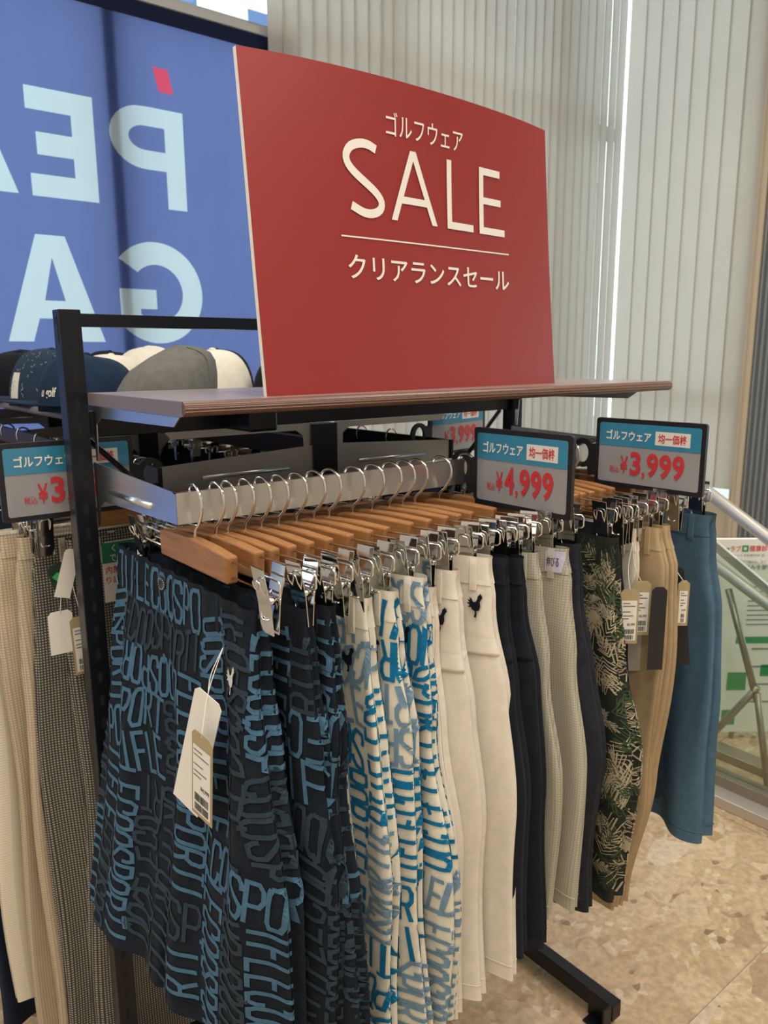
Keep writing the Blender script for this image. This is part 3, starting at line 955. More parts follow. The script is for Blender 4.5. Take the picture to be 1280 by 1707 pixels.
def price_sign(label, origin, du, width, price, flip=False, tilt=0.0, height=0.116, stem=0.028):
    """plate in the vertical plane along du (outwards from the ring), printed on the side facing the shop floor"""
    o = Vector(origin); d = Vector((du[0], du[1], 0)).normalized()
    n = Vector((d.y, -d.x, 0)) if not flip else Vector((-d.y, d.x, 0))    # towards the reader
    root = thing('price_sign', label, 'price sign', tuple(o), 'price signs on the rails')

    def pt(u, w, off=0.0):
        p = o + d * u + Vector((0, 0, w + tilt * u)) + n * off
        return tuple(p)

    def slab(outline, t0, t1, mb, hole=None):
        m = len(outline)
        if hole is None:
            mb.add([pt(u, w, t1) for u, w in outline] + [pt(u, w, t0) for u, w in outline],
                   [tuple(range(m)), tuple(range(2 * m - 1, m - 1, -1))] + [(i, m + i, m + (i + 1) % m, (i + 1) % m) for i in range(m)])
        else:
            mb.add([pt(u, w, t) for t in (t1, t0) for lp in (outline, hole) for u, w in lp],
                   [(i, (i + 1) % m, m + (i + 1) % m, m + i) for i in range(m)] + [(2 * m + i, 3 * m + i, 3 * m + (i + 1) % m, 2 * m + (i + 1) % m) for i in range(m)] +
                   [(i, 2 * m + i, 2 * m + (i + 1) % m, (i + 1) % m) for i in range(m)] + [(m + i, m + (i + 1) % m, 3 * m + (i + 1) % m, 3 * m + i) for i in range(m)])

    def rrect(u0, u1, w0, w1, r, n_=4):
        out = []
        for cx_, cy_, a0 in ((u1 - r, w0 + r, -90), (u1 - r, w1 - r, 0), (u0 + r, w1 - r, 90), (u0 + r, w0 + r, 180)):
            for k in range(n_ + 1):
                a = math.radians(a0 + 90 * k / n_); out.append((cx_ + r * math.cos(a), cy_ + r * math.sin(a)))
        return out
    u0, u1 = stem, stem + width
    w0, w1 = -0.052, -0.052 + height
    mb = MB()
    slab(rrect(u0, u1, w0, w1, 0.005), -0.003, 0.003, mb)
    slab([(u0 + 0.004, -0.035), (u0 + 0.004, 0.02), (0.012, 0.014), (0.017, 0), (0.010, -0.016), (0.014, -0.04)], -0.0028, 0.0028, mb)
    obj('frame', mb, BLACKP, root)
    mb = MB()
    slab([(0.024 * math.cos(a), 0.026 * math.sin(a)) for a in np.linspace(0, 2 * math.pi, 24, endpoint=False)], -0.003, 0.003, mb,
         [(0.013 * math.cos(a), 0.017 * math.sin(a)) for a in np.linspace(0, 2 * math.pi, 24, endpoint=False)])
    obj('rail_ring', mb, BLACKP, root)
    mg = 0.0075
    a0, a1, b0, b1 = u0 + mg, u1 - mg, w0 + mg, w1 - mg
    hd = b1 - (b1 - b0) * 0.385
    rr = rrect(a0, a1, b0, b1, 0.004)
    mb = MB(); mb.add([pt(u, w, 0.0034) for u, w in rr], [tuple(range(len(rr)))]); obj('card', mb, SIGN_WHITE, root)
    up = [(u, w) for u, w in rr if w > hd]
    mb = MB(); mb.add([pt(u, w, 0.0039) for u, w in [(a1, hd)] + up + [(a0, hd)]], [tuple(range(len(up) + 2))]); obj('header', mb, SIGN_BLUE, root)
    # horizontal reading direction: from the reader's left to right
    if flip:
        L = lambda f: a1 - (a1 - a0) * f
    else:
        L = lambda f: a0 + (a1 - a0) * f
    V = lambda g: b0 + (b1 - b0) * g
    fn = lambda u, w: pt(u, w, 0.0045)
    mb = MB(); text_into(mb, 'ゴルフウェア', (L(0.075), L(0.535), V(0.72), V(0.885)), fn, 0.022); obj('heading_text', mb, WHITE_INK, root)
    mb = MB(); mb.add([pt(u, w, 0.0043) for u, w in ((L(0.575), V(0.685)), (L(0.905), V(0.685)), (L(0.905), V(0.905)), (L(0.575), V(0.905)))], [(0, 1, 2, 3)])
    bx_ = obj('caption_box', mb, pbsdf('caption_white', (0.72, 0.7, 0.68), 0.5), root)
    mb = MB(); text_into(mb, '均一価格', (L(0.605), L(0.875), V(0.72), V(0.872)), lambda u, w: pt(u, w, 0.0048), 0.018); obj('caption_text', mb, RED_INK, bx_)
    mb = MB()
    text_into(mb, '税込', (L(0.125), L(0.225), V(0.17), V(0.285)), fn, 0.004)
    text_into(mb, '¥', (L(0.235), L(0.315), V(0.175), V(0.46)), fn, 0.012)
    xs = 0.335
    for ch, wd in zip(price, (0.115, 0.045, 0.12, 0.12, 0.12)):
        if ch == ',':
            text_into(mb, ch, (L(xs + 0.008), L(xs + 0.036), V(0.11), V(0.22)), fn, 0.02)
        else:
            text_into(mb, ch, (L(xs + 0.002), L(xs + wd - 0.004), V(0.15), V(0.545)), fn, 0.032)
        xs += wd + 0.004
    obj('price_text', mb, RED_INK, root)
    return root


price_sign('black framed price sign reading 4,999 yen', (0.836, 0.853, 1.262), (0, -1), 0.184, '4,999')
price_sign('black framed price sign reading 3,999 yen hung right of the 4,999 sign', (1.127, 0.845, 1.262), (0.02, -1), 0.200, '3,999')
price_sign('black framed price sign behind the left rack post', (0.475, 1.205, 1.247), (-1, 0.0), 0.198, '3,999', flip=True)
price_sign('half hidden price sign under the right half of the shelf', (1.115, 1.275, 1.262), (1, 0), 0.175, '3,999', tilt=0.03)
# ================================================================== clip hangers
def make_hanger():
    """wooden centre bar, chrome hook, wire ends and two spring clips; local origin on the rail top, bar along local Y"""
    root = bpy.data.objects.new('clip_hanger', None); COL.objects.link(root); root.empty_display_size = 0.05
    hook = smooth_path([(0, 0.010, -0.022), (0, 0.0125, -0.008), (0, 0.006, 0.0055), (0, -0.008, 0.007), (0, -0.020, -0.004), (0, -0.021, -0.022), (0, -0.012, -0.038), (0, -0.002, -0.048), (0, 0, -0.062)], 5)
    obj('hook', MB().tube(hook, 0.0021, 8), CHROME, root, smooth=True)
    prof = [(-0.092, -0.094), (0.092, -0.094), (0.094, -0.062), (0.05, -0.058), (0.0, -0.0565), (-0.05, -0.058), (-0.094, -0.062)]
    obj('wooden_bar', MB().prism(prof, 'x', -0.0072, 0.0072), HWOOD, root, bevel=0.0025)
    for s_ in (-1, 1):
        obj('end_wire', MB().tube([(0, s_ * 0.085, -0.068), (0, s_ * 0.192, -0.068), (0, s_ * 0.195, -0.071), (0, s_ * 0.195, -0.083), (0, s_ * 0.192, -0.086), (0, s_ * 0.085, -0.086)], 0.0014, 6), CHROME, root, smooth=True)
        yc = s_ * 0.172
        pr = lambda q: [(q * 0.0135, -0.056), (q * 0.0125, -0.0555), (q * 0.0050, -0.096), (q * 0.0024, -0.128), (q * 0.0036, -0.1285), (q * 0.0062, -0.096)]
        cl = obj('clip', MB().prism(pr(-1), 'y', yc - 0.0125, yc + 0.0125), CHROME, root)
        obj('clip_jaw', MB().prism(pr(1), 'y', yc - 0.0125, yc + 0.0125), CHROME, cl)
        # spring: coil across the clip and two bent wire levers
        obj('spring_coil', MB().tube([(0, yc - 0.008, -0.093), (0, yc + 0.008, -0.093)], 0.0034, 10), CHROME, cl, smooth=True)
        for q in (-1, 1):
            lev = [(q * 0.003, yc - 0.007, -0.093), (q * 0.0125, yc - 0.0075, -0.078), (q * 0.0145, yc - 0.006, -0.070), (q * 0.0145, yc + 0.006, -0.070), (q * 0.0125, yc + 0.0075, -0.078), (q * 0.003, yc + 0.007, -0.093),
                   (q * 0.006, yc + 0.006, -0.112), (q * 0.0055, yc - 0.006, -0.112)]
            obj('lever_wire', MB().tube(smooth_path(lev, 3), 0.0010, 5, False), CHROME, cl, smooth=True)
    return root


HANGER = make_hanger()
hanger_used = [False]


def place_hanger(loc, rz, label, group, ry=0.0):
    if not hanger_used[0]:
        r = HANGER; hanger_used[0] = True
    else:
        r = copy_tree(HANGER)
    r.location = loc; r.rotation_euler = (0, ry, rz)
    tag(r, label, 'hanger', group)
    return r


# ================================================================== garments
def sstep(a, b, x):
    t = min(1.0, max(0.0, (x - a) / (b - a))); return t * t * (3 - 2 * t)


def lerp_table(tab, v):
    if v <= tab[0][0]:
        return tab[0][1]
    for (a, b), (c, d) in zip(tab[:-1], tab[1:]):
        if v <= c:
            t = (v - a) / (c - a); t = t * t * (3 - 2 * t)
            return b + (d - b) * t
    return tab[-1][1]


class Cloth:
    """hanging shorts or trousers. local frame: x = thickness (front is -x), -y = w (towards the shopper), z up, 0 at the waist top"""

    def __init__(self, W, L, T, seed, length, crotch=0.27, folds=0.006, swing=(0, 0), lean=0.0, gap=0.012, gather=0.0, kf=1.0):
        self.Wt, self.L, self.Tt, self.len = W, L, T, length
        r = random.Random(seed)
        self.ph = [r.uniform(0, 6.28) for _ in range(8)]
        self.k1, self.k2 = r.uniform(32, 46) * kf, r.uniform(62, 88) * kf
        self.f, self.sw, self.lean, self.gap = folds, swing, lean, gap
        self.vc = crotch / length
        self.gather = gather
        self.crotch = crotch

    def half(self, v):
        return lerp_table(self.Wt, v)

    def thick(self, v, w):
        return lerp_table(self.Tt, v) * (1 + 0.22 * sstep(0.05, 0.4, v) * math.sin(23 * w + self.ph[4] + 2 * v))

    def lobe(self, ph, v):
        """side edge folds inwards between the front and the back panel"""
        return math.sin(ph) * (1 - 0.95 * sstep(0.0, 0.04, v) * math.exp(-((ph - math.pi / 2) / 0.45) ** 2)) * (1.25 + 0.35 * math.sin(7 * v + self.ph[7]))

    def flare(self, v):
        return 1.0

    def inner(self, v):
        return self.gap * sstep(self.vc, 1.0, v) if v > self.vc else 0.0

    def shape(self, w, side, v):
        """side in -1..1: -1 front sheet, +1 back sheet"""
        p = self.ph
        A = self.f * sstep(0.02, 0.42, v)
        t = A * (math.sin(self.k1 * w + p[0] + 1.4 * v) + 0.55 * math.sin(self.k2 * w + p[1] - 2.2 * v) + 0.5 * math.sin(11 * w + p[2] + 5 * v))
        if self.gather:
            t += self.gather * math.exp(-v / 0.10) * math.sin(150 * w + p[3])
        vv = max(v, 0.0) ** 1.4
        t += vv * (self.sw[0] + self.sw[1] * w)
        t += side * self.thick(v, w)
        ww = w + self.lean * vv + 0.006 * A / max(1e-6, self.f) * math.sin(8 * v + p[5]) if self.f else w + self.lean * vv
        z = -v * self.len - 0.004 * sstep(0.6, 1, v) * math.sin(14 * w + p[6])
        return (t, -ww, z)

    def at(self, s, d):
        """s: metres round the loop, 0 = front centre, + towards the shopper; d: metres down from the waist"""
        v = d / self.len
        W = self.half(v); T = lerp_table(self.Tt, v)
        Lf = W - T
        sg = 1 if s >= 0 else -1
        a = abs(s)
        if a <= Lf:
            g = self.inner(v)
            return self.shape(sg * max(a, g), -1, v)
        a -= Lf
        if a <= math.pi * T:
            ph = a / T
            return self.shape(sg * (Lf + T * self.lobe(ph, v)), -math.cos(ph) * self.flare(v), v)
        a -= math.pi * T
        g = self.inner(v)
        return self.shape(sg * max(Lf - a, g), 1, v)

    def on(self, s, d, off=0.0008):
        e = 0.002
        P = Vector(self.at(s, d)); A = Vector(self.at(s + e, d)); B = Vector(self.at(s, d + e))
        n = (A - P).cross(B - P)
        if n.length < 1e-12:
            return tuple(P)
        n.normalize()
        return tuple(P - n * off) if self._flip else tuple(P + n * off)

    _flip = True

    def mesh(self, nr=40, m=26, ne=10, v0=0.0, v1=1.0, off=0.0):
        mb = MB(); uv = []
        idx = {}

        def vert(key, s, v, co):
            if key in idx:
                return idx[key]
            idx[key] = len(mb.v); mb.v.append(tuple(co)); uv.append((s, -v * self.len))
            return idx[key]
        rows = []
        for i in range(nr + 1):
            v = v0 + (v1 - v0) * i / nr
            W = self.half(v); T = lerp_table(self.Tt, v)
            Lf = W - T
            g = self.inner(v)
            per = {}
            for sg in (-1, 1):
                loop = []
                split = v > self.vc + 1e-6
                for j in range(m + 1):                       # front sheet, centre to edge
                    w = g + (Lf - g) * j / m
                    key = (i, 'F', 0) if (j == 0 and not split) else (i, sg, 'F', j)
                    loop.append(vert(key, sg * w, v, self.shape(sg * w, -1 - off / T, v)))
                for k in range(1, ne):
                    ph = math.pi * k / ne
                    loop.append(vert((i, sg, 'E', k), sg * (Lf + T * ph), v, self.shape(sg * (Lf + (T + off) * self.lobe(ph, v)), -math.cos(ph) * (1 + off / T), v)))
                for j in range(m + 1):
                    w = Lf + (g - Lf) * j / m
                    key = (i, 'B', 0) if (j == m and not split) else (i, sg, 'B', j)
                    loop.append(vert(key, sg * (Lf + math.pi * T + (Lf - w)), v, self.shape(sg * w, 1 + off / T, v)))
                if split:
                    loop.append(vert((i, sg, 'I', 0), sg * 0.001, v, self.shape(sg * max(0.0, g - 0.6 * T * sstep(self.vc, self.vc + 0.1, v)), 0, v)))
                per[sg] = (loop, split)
            rows.append(per)
        for i in range(nr):
            for sg in (-1, 1):
                a, sa = rows[i][sg]; b, sb = rows[i + 1][sg]
                n = 2 * m + ne + 1
                for k in range(n - 1):
                    q = (a[k], a[k + 1], b[k + 1], b[k])
                    mb.f.append(q if sg < 0 else q[::-1])
                if sa and sb:
                    for k in (n - 1, n):
                        q = (a[k], a[(k + 1) % (n + 1)], b[(k + 1) % (n + 1)], b[k])
                        mb.f.append(q if sg < 0 else q[::-1])
        return mb, uv


# condensed capitals as strokes in a 1 x 1 box (x right, y up)
GLYPH = {
    'L': [[(0, 1), (0, 0), (.8, 0)]],
    'E': [[(.8, 1), (0, 1), (0, 0), (.8, 0)], [(0, .52), (.7, .52)]],
    'C': [[(.8, .68), (.8, .85), (.65, 1), (.15, 1), (0, .85), (0, .15), (.15, 0), (.65, 0), (.8, .15), (.8, .32)]],
    'O': [[(.15, 1), (0, .85), (0, .15), (.15, 0), (.65, 0), (.8, .15), (.8, .85), (.65, 1), (.15, 1)]],
    'Q': [[(.15, 1), (0, .85), (0, .15), (.15, 0), (.65, 0), (.8, .15), (.8, .85), (.65, 1), (.15, 1)], [(.4, .12), (.4, -.14)]],
    'S': [[(.8, .72), (.8, .86), (.65, 1), (.15, 1), (0, .86), (0, .68), (.8, .34), (.8, .14), (.65, 0), (.15, 0), (0, .14), (0, .28)]],
    'P': [[(0, 0), (0, 1), (.6, 1), (.8, .85), (.8, .6), (.6, .45), (0, .45)]],
    'R': [[(0, 0), (0, 1), (.6, 1), (.8, .85), (.8, .62), (.6, .48), (0, .48)], [(.45, .48), (.8, 0)]],
    'T': [[(0, 1), (.8, 1)], [(.4, 1), (.4, 0)]],
    'I': [[(.3, 1), (.3, 0)]],
    'F': [[(.8, 1), (0, 1), (0, 0)], [(0, .52), (.7, .52)]],
}
TXT = 'LECOQSPORTIF'


def letter_print(cl, seed, s0, s1, d0, d1, cell=0.056, stroke=0.0052):
    """patchwork of lettering blocks covering (s, d); returns two meshes, bright and muted"""
    r = random.Random(seed)
    nc, nr = int(math.ceil((s1 - s0) / cell)), int(math.ceil((d1 - d0) / cell))
    used = [[False] * nc for _ in range(nr)]
    bright, mute = MB(), MB()
    for i in range(nr):
        for j in range(nc):
            if used[i][j]:
                continue
            vertical = r.random() < 0.62
            n = r.choice((2, 3, 3, 4, 5))
            run = 0
            while run < n:
                a, b = (i + run, j) if vertical else (i, j + run)
                if a >= nr or b >= nc or used[a][b]:
                    break
                run += 1
            for q in range(run):
                a, b = (i + q, j) if vertical else (i, j + q)
                used[a][b] = True
            mbx = bright if r.random() < 0.52 else mute
            nl = max(1, int(round(run * 2.5)))
            k0 = r.randrange(len(TXT)); rot = r.choice((1, -1)); ph = r.uniform(0, 6.28)
            amp = r.choice((0.0, 0.003, 0.006))
            length = run * cell; adv = length / nl
            for q in range(nl):
                ch = TXT[(k0 + q) % len(TXT)]
                for st in GLYPH[ch]:
                    pts = []
                    for gx, gy in st:
                        along = (q + 0.10 + gx * 0.92) * adv
                        across = (0.06 + gy * 0.88) * cell
                        if vertical:
                            if rot > 0:
                                sx, dy = j * cell + across, i * cell + along
                            else:
                                sx, dy = j * cell + cell - across, i * cell + length - along
                        else:
                            if rot > 0 or r.random() < 0:
                                sx, dy = j * cell + along, i * cell + cell - across
                            else:
                                sx, dy = j * cell + length - along, i * cell + across
                        pts.append((s0 + sx + amp * math.sin(dy * 55 + ph), d0 + dy + amp * math.sin(sx * 60 + ph)))
                    # keep the print on the cloth
                    if max(p[1] for p in pts) > d1 - 0.004 or min(p[1] for p in pts) < d0 + 0.002 or max(p[0] for p in pts) > s1 or min(p[0] for p in pts) < s0:
                        continue
                    stroke_into(mbx, pts, stroke, lambda a, b: cl.on(a, b, 0.0014 if b > 0.037 else 0.0022), 0.006)
    return bright, mute


ROOSTER = [(0.50, -1.0), (0.56, -0.72), (0.50, -0.5), (0.75, -0.42), (0.86, -0.1), (0.80, 0.22), (0.92, 0.46), (1.05, 0.58), (0.98, 0.66), (1.0, 0.8), (0.9, 0.74), (0.84, 0.9), (0.74, 0.76), (0.62, 0.7), (0.56, 0.42),
           (0.42, 0.2), (0.2, 0.18), (0.05, 0.42), (-0.18, 0.55), (-0.05, 0.3), (-0.32, 0.36), (-0.12, 0.12), (-0.38, 0.08), (-0.1, -0.08), (-0.26, -0.26), (0.02, -0.24), (0.12, -0.4), (0.36, -0.5), (0.40, -0.72), (0.3, -0.95)]


def rooster(cl, s, d, size, parent, mat, name='rooster_emblem'):
    mb = MB()
    c = cl.on(s + 0.35 * size, d, 0.0016)
    ring = [cl.on(s + x * size * 0.62, d - y * size * 0.72, 0.0030) for x, y in ROOSTER]
    mb.add(ring, [tuple(range(len(ring)))])
    return obj(name, mb, mat, parent, label='small rooster emblem')


def garment(name, label, cat, group, loc, rz, cl, mat, band=0.036, loops=(), flap=None, seams=True, nr=40, m=30, bandmat=None, hem=0.02, fly=False):
    root = bpy.data.objects.new(name, None); COL.objects.link(root); root.empty_display_size = 0.05
    root.location = loc; root.rotation_euler = (0, 0, rz)
    tag(root, label, cat, group)
    mb, uv = cl.mesh(nr, m)
    body = obj('cloth_body', mb, mat, root, smooth=True, uv=uv)
    vb = band / cl.len
    mb, uv = cl.mesh(4, m, 10, 0.0, vb, 0.0010)
    obj('waistband', mb, bandmat or mat, root, smooth=True, uv=uv)
    for s in loops:
        mb = MB()
        rows = []
        for k in range(5):
            d = -0.002 + (band + 0.010) * k / 4
            rows.append([cl.on(s - 0.0055, max(0.0005, d), 0.0012), cl.on(s - 0.004, max(0.0005, d), 0.0030 if 0 < k < 4 else 0.0018), cl.on(s + 0.004, max(0.0005, d), 0.0030 if 0 < k < 4 else 0.0018), cl.on(s + 0.0055, max(0.0005, d), 0.0012)])
        mb.grid(rows)
        obj('belt_loop', mb, bandmat or mat, root)
    if seams:
        W = cl.half(0.5)
        mb = MB()
        T = lerp_table(cl.Tt, 0.4)
        pts = [(None, band + (cl.len - band) * k / 30) for k in range(31)]
        rows = []
        for _, d in pts:
            v = d / cl.len; Wv = cl.half(v); Tv = lerp_table(cl.Tt, v); se = Wv - Tv + Tv * 1.2
            rows.append([cl.on(se - 0.0012, d, 0.0004), cl.on(se, d, 0.0013), cl.on(se + 0.0012, d, 0.0004)])
        mb.grid(rows)
        obj('side_seam', mb, mat, root, smooth=True)
        mb = MB()
        d = cl.len - hem
        rows = [[], [], []]
        v = d / cl.len; Wv = cl.half(v); Tv = lerp_table(cl.Tt, v); Lf = Wv - Tv
        for k in range(49):
            s = 0.02 + (Lf + math.pi * Tv - 0.02) * k / 48
            for q, (dd, oo) in enumerate(((-0.0012, 0.0002), (0, 0.0012), (0.0012, 0.0002))):
                rows[q].append(cl.on(s, d + dd, oo))
        mb.grid(rows)
        obj('hem_seam', mb, mat, root, smooth=True)
    if fly:
        mb = MB()
        stroke_into(mb, [(0.0, band), (0.0, cl.crotch * 0.9)], 0.002, lambda a, b: cl.on(a, b, 0.001), 0.01)
        obj('fly_seam', mb, bandmat or mat, root)
    if flap:
        s0, s1, d0, d1 = flap
        rows = []
        for i in range(6):
            d = d0 + (d1 - d0) * i / 5
            rows.append([cl.on(s0 + (s1 - s0) * j / 14, d, 0.0008 + 0.0010 * (0.3 + 0.7 * i / 5)) for j in range(15)])
        rows.append([cl.on(s0 + (s1 - s0) * j / 14, d1, 0.0002) for j in range(15)])
        mb = MB().grid(rows)
        obj('pocket_flap', mb, mat, root, smooth=True)
    return root


def tagcard(parent, loc, du, dn, w, h, mat, name='price_tag', lines=None, price=None, string_from=None, tilt=0.0, kraft=False):
    """paper tag hanging in the plane (du, z); everything in the garment's local frame"""
    o = Vector(loc); u = Vector(du).normalized(); n = Vector(dn).normalized()
    up = n.cross(u).normalized()
    if up.z < 0:
        up = -up
    R = Matrix.Rotation(tilt, 3, n); u = R @ u; up = R @ up

    def pt(a, b, c=0.0):
        return tuple(o + u * a + up * b + n * c)
    t = 0.0008
    c_ = 0.006
    out = [(-w / 2 + c_, 0), (w / 2 - c_, 0), (w / 2, -c_), (w / 2, -h), (-w / 2, -h), (-w / 2, -c_)]
    k = len(out)
    mb = MB(); mb.add([pt(a, b, 0) for a, b in out] + [pt(a, b, -t) for a, b in out], [tuple(range(k)), tuple(range(2 * k - 1, k - 1, -1))] + [(i, (i + 1) % k, k + (i + 1) % k, k + i) for i in range(k)])
    tg = obj(name, mb, mat, parent)
    if price:
        mb = MB()
        a0, a1, b0, b1 = -w / 2 + 0.003, w / 2 - 0.003, -h + 0.005, -0.018
        mb.add([pt(a0, b0, 0.0004), pt(a1, b0, 0.0004), pt(a1, b1, 0.0004), pt(a0, b1, 0.0004)], [(0, 1, 2, 3)])
        obj('label_sticker', mb, PAPER, tg)
        mb = MB()
        f = lambda a, b: pt(a, b, 0.0008)
        text_into(mb, price, (-0.002, a1 - 0.002, b0 + (b1 - b0) * 0.36, b0 + (b1 - b0) * 0.44), f, 0.01)
        for q, (zz, x1) in enumerate(((0.93, 0.55), (0.86, 0.9), (0.72, 0.6), (0.62, 0.8), (0.55, 0.5))):
            stroke_into(mb, [(a0 + 0.002, b0 + (b1 - b0) * zz), (a0 + (a1 - a0) * x1, b0 + (b1 - b0) * zz)], 0.0011, f, 0.05)
        rr = random.Random(3)
        for (za, zb) in ((0.03, 0.14), (0.17, 0.29)):
            x = a0 + 0.004
            while x < a1 - 0.004:
                wd = rr.choice((0.0005, 0.0005, 0.0009, 0.0013))
                mb.add([f(x, b0 + (b1 - b0) * za), f(x + wd, b0 + (b1 - b0) * za), f(x + wd, b0 + (b1 - b0) * zb), f(x, b0 + (b1 - b0) * zb)], [(0, 1, 2, 3)])
                x += wd + rr.choice((0.0005, 0.0008))
        pr_ = obj('tag_print', mb, BLACK_INK, tg)
        pr_['kind'] = 'stuff'
    if string_from is not None:
        a = Vector(string_from); b = Vector(pt(0, -0.004, 0.0006))
        mid = (a + b) / 2 + Vector((-0.004, 0.003, -0.002))
        obj('string', MB().tube(smooth_path([a, mid, b], 6), 0.0006, 5), PAPER, tg, smooth=True)
    return tg
# ---- cloth colours
NAVY_BASE = fabric('navy_print_base', (0.0095, 0.0145, 0.0225), 0.2)
NAVY_BRIGHT = fabric('print_mid_blue', (0.062, 0.145, 0.235), 0.1)
NAVY_MUTE = fabric('print_slate', (0.028, 0.045, 0.066), 0.1)
CREAM_BASE = fabric('cream_print_base', (0.70, 0.68, 0.58), 0.06)
CYAN_INK = fabric('print_cyan', (0.006, 0.15, 0.32), 0.1)
GREYBLUE_INK = fabric('print_grey_blue', (0.16, 0.27, 0.38), 0.1)
OFFWHITE = fabric('off_white_twill', (0.73, 0.675, 0.59), 0.05)
NAVYBLACK = fabric('black_navy_twill', (0.012, 0.0145, 0.021), 0.15)
CHARCOAL_NAVY = fabric('charcoal_navy', (0.021, 0.023, 0.032), 0.2)
DEEPNAVY = fabric('deep_navy', (0.013, 0.019, 0.036), 0.15)
KHAKI = fabric('khaki_cotton', (0.42, 0.315, 0.185), 0.06)
STEELBLUE = fabric('steel_blue', (0.075, 0.145, 0.215), 0.08)
GREYGRID = uv_pattern('grey_beige_grid', (0.47, 0.445, 0.36), (0.31, 0.29, 0.235), 260, 260, 0.82)
LIGHTBLUE = uv_pattern('light_blue_geometric', (0.13, 0.20, 0.30), (0.30, 0.40, 0.52), 55, 55, 0.55, rot=0.75)
CHECK = uv_pattern('grey_check', (0.40, 0.37, 0.31), (0.055, 0.055, 0.052), 215, 215, 0.1, mode='check')
BEIGECHECK = uv_pattern('beige_check', (0.62, 0.52, 0.385), (0.42, 0.345, 0.25), 215, 215, 0.45)
CREAMRIB = uv_pattern('cream_rib', (0.74, 0.68, 0.55), (0.61, 0.56, 0.45), 20, 210, 0.6)
PALM_BASE = fabric('palm_base', (0.022, 0.027, 0.023), 0.2)
PALM_LIGHT = fabric('palm_light', (0.42, 0.36, 0.25), 0.1)
PALM_GREEN = fabric('palm_green', (0.055, 0.085, 0.045), 0.2)
INKY = fabric('emblem_black', (0.008, 0.009, 0.016), 0.1)
EMB_WHITE = fabric('emblem_white', (0.62, 0.60, 0.55), 0.05)

WZ = RZ - 0.108          # waist tops on the front rail
SHORTS_W = [(0, 0.188), (0.10, 0.198), (0.3, 0.215), (0.6, 0.232), (1, 0.236)]
SHORTS_T = [(0, 0.0085), (0.08, 0.0095), (0.25, 0.012), (0.6, 0.014), (1, 0.0135)]


def scaled(tab, k):
    return [(a, b * k) for a, b in tab]


count = {}
rail_items = []       # (x) of each hanger, in order


def front(x, kind, length, wk=1.0, yc=0.0, swing=(0, 0), lean=0.0, tk=1.0, folds=0.006, seed=1, rz=0.0, gather=0.0, zoff=0.0, ww=None, crotch=0.27, **kw):
    cl = Cloth(ww or scaled(SHORTS_W, wk), None, scaled(SHORTS_T, tk), seed, length, crotch=crotch, folds=folds, swing=swing, lean=lean, gather=gather)
    rail_items.append((x, rz))
    names = {
        'navy': ('lettered_shorts', 'dark navy shorts with blue lettering', 'shorts', NAVY_BASE, 'navy lettered shorts'),
        'cyan': ('lettered_shorts', 'cream shorts with turquoise lettering', 'shorts', CREAM_BASE, 'cream lettered shorts'),
        'white': ('cargo_shorts', 'off-white cargo shorts', 'shorts', OFFWHITE, 'off-white shorts'),
        'black': ('cargo_shorts', 'blue-black cargo shorts', 'shorts', NAVYBLACK, 'blue-black shorts'),
    }
    nm, lab, cat, mat, grp = names.get(kind, (kw.get('nm'), kw.get('lab'), 'shorts', kw.get('mat'), kw.get('grp')))
    c = count.get(kind, 0); count[kind] = c + 1
    label = (ORD[c] + ' from the left of the ' + lab + ' on the front rail') if kind in names else lab
    We = cl.half(0.03) - cl.Tt[0][1]
    g = garment(nm, label, cat, grp, (x - math.sin(rz) * yc, RY + math.cos(rz) * yc, WZ + zoff), rz, cl, mat, loops=kw.get('loops', (We - 0.012, 0.09)), flap=kw.get('flap'), bandmat=kw.get('bandmat'), nr=kw.get('nr', 36), fly=kw.get('fly', False), hem=kw.get('hem', 0.022))
    return g, cl


def add_print(g, cl, seed, s0, s1, m1, m2, cell, stroke):
    b, m = letter_print(cl, seed, s0, s1, 0.0045, cl.len, cell, stroke)
    for mbx, mt, lb in ((b, m1, 'brighter lettering print'), (m, m2, 'muted lettering print')):
        if mbx.v:
            o = obj('lettering_print', mbx, mt, g, label=lb); o['kind'] = 'stuff'


# ---- navy lettered shorts at the left end
g, cl = front(0.384, 'navy', 0.565, wk=1.04, yc=0.046, lean=0.02, swing=(-0.05, 0.15), folds=0.0075, seed=11, gather=0.0022, tk=1.25, loops=(-0.13, 0.12), fly=True)
add_print(g, cl, 21, -0.27, 0.275, NAVY_BRIGHT, NAVY_MUTE, 0.058, 0.0055)
mb = MB(); c0 = Vector(cl.on(-0.028, 0.020, 0.0025))
ring = [Vector(cl.on(-0.028 + 0.0095 * math.cos(a), 0.020 + 0.0095 * math.sin(a), 0.0022)) for a in np.linspace(0, 2 * math.pi, 20, endpoint=False)]
inner = [Vector(cl.on(-0.028 + 0.0088 * math.cos(a), 0.020 + 0.0088 * math.sin(a), 0.0044)) for a in np.linspace(0, 2 * math.pi, 20, endpoint=False)]
mb.add(ring + inner + [c0 + Vector((-0.0012, 0, 0))], [(i, (i + 1) % 20, 20 + (i + 1) % 20, 20 + i) for i in range(20)] + [(20 + i, 20 + (i + 1) % 20, 40) for i in range(20)])
bt = obj('button', mb, BLACKP, g, smooth=False)
mb = MB()
for k in range(14):
    a = 2 * math.pi * k / 14
    stroke_into(mb, [(-0.028 + 0.0062 * math.cos(a), 0.020 + 0.0062 * math.sin(a)), (-0.028 + 0.0078 * math.cos(a), 0.020 + 0.0078 * math.sin(a))], 0.0012, lambda s, d: cl.on(s, d, 0.0050), 0.01)
o = obj('button_lettering', mb, EMB_WHITE, bt); o['kind'] = 'stuff'
rooster(cl, 0.150, 0.088, 0.026, g, EMB_WHITE)
sf = cl.on(0.135, 0.058, 0.002)
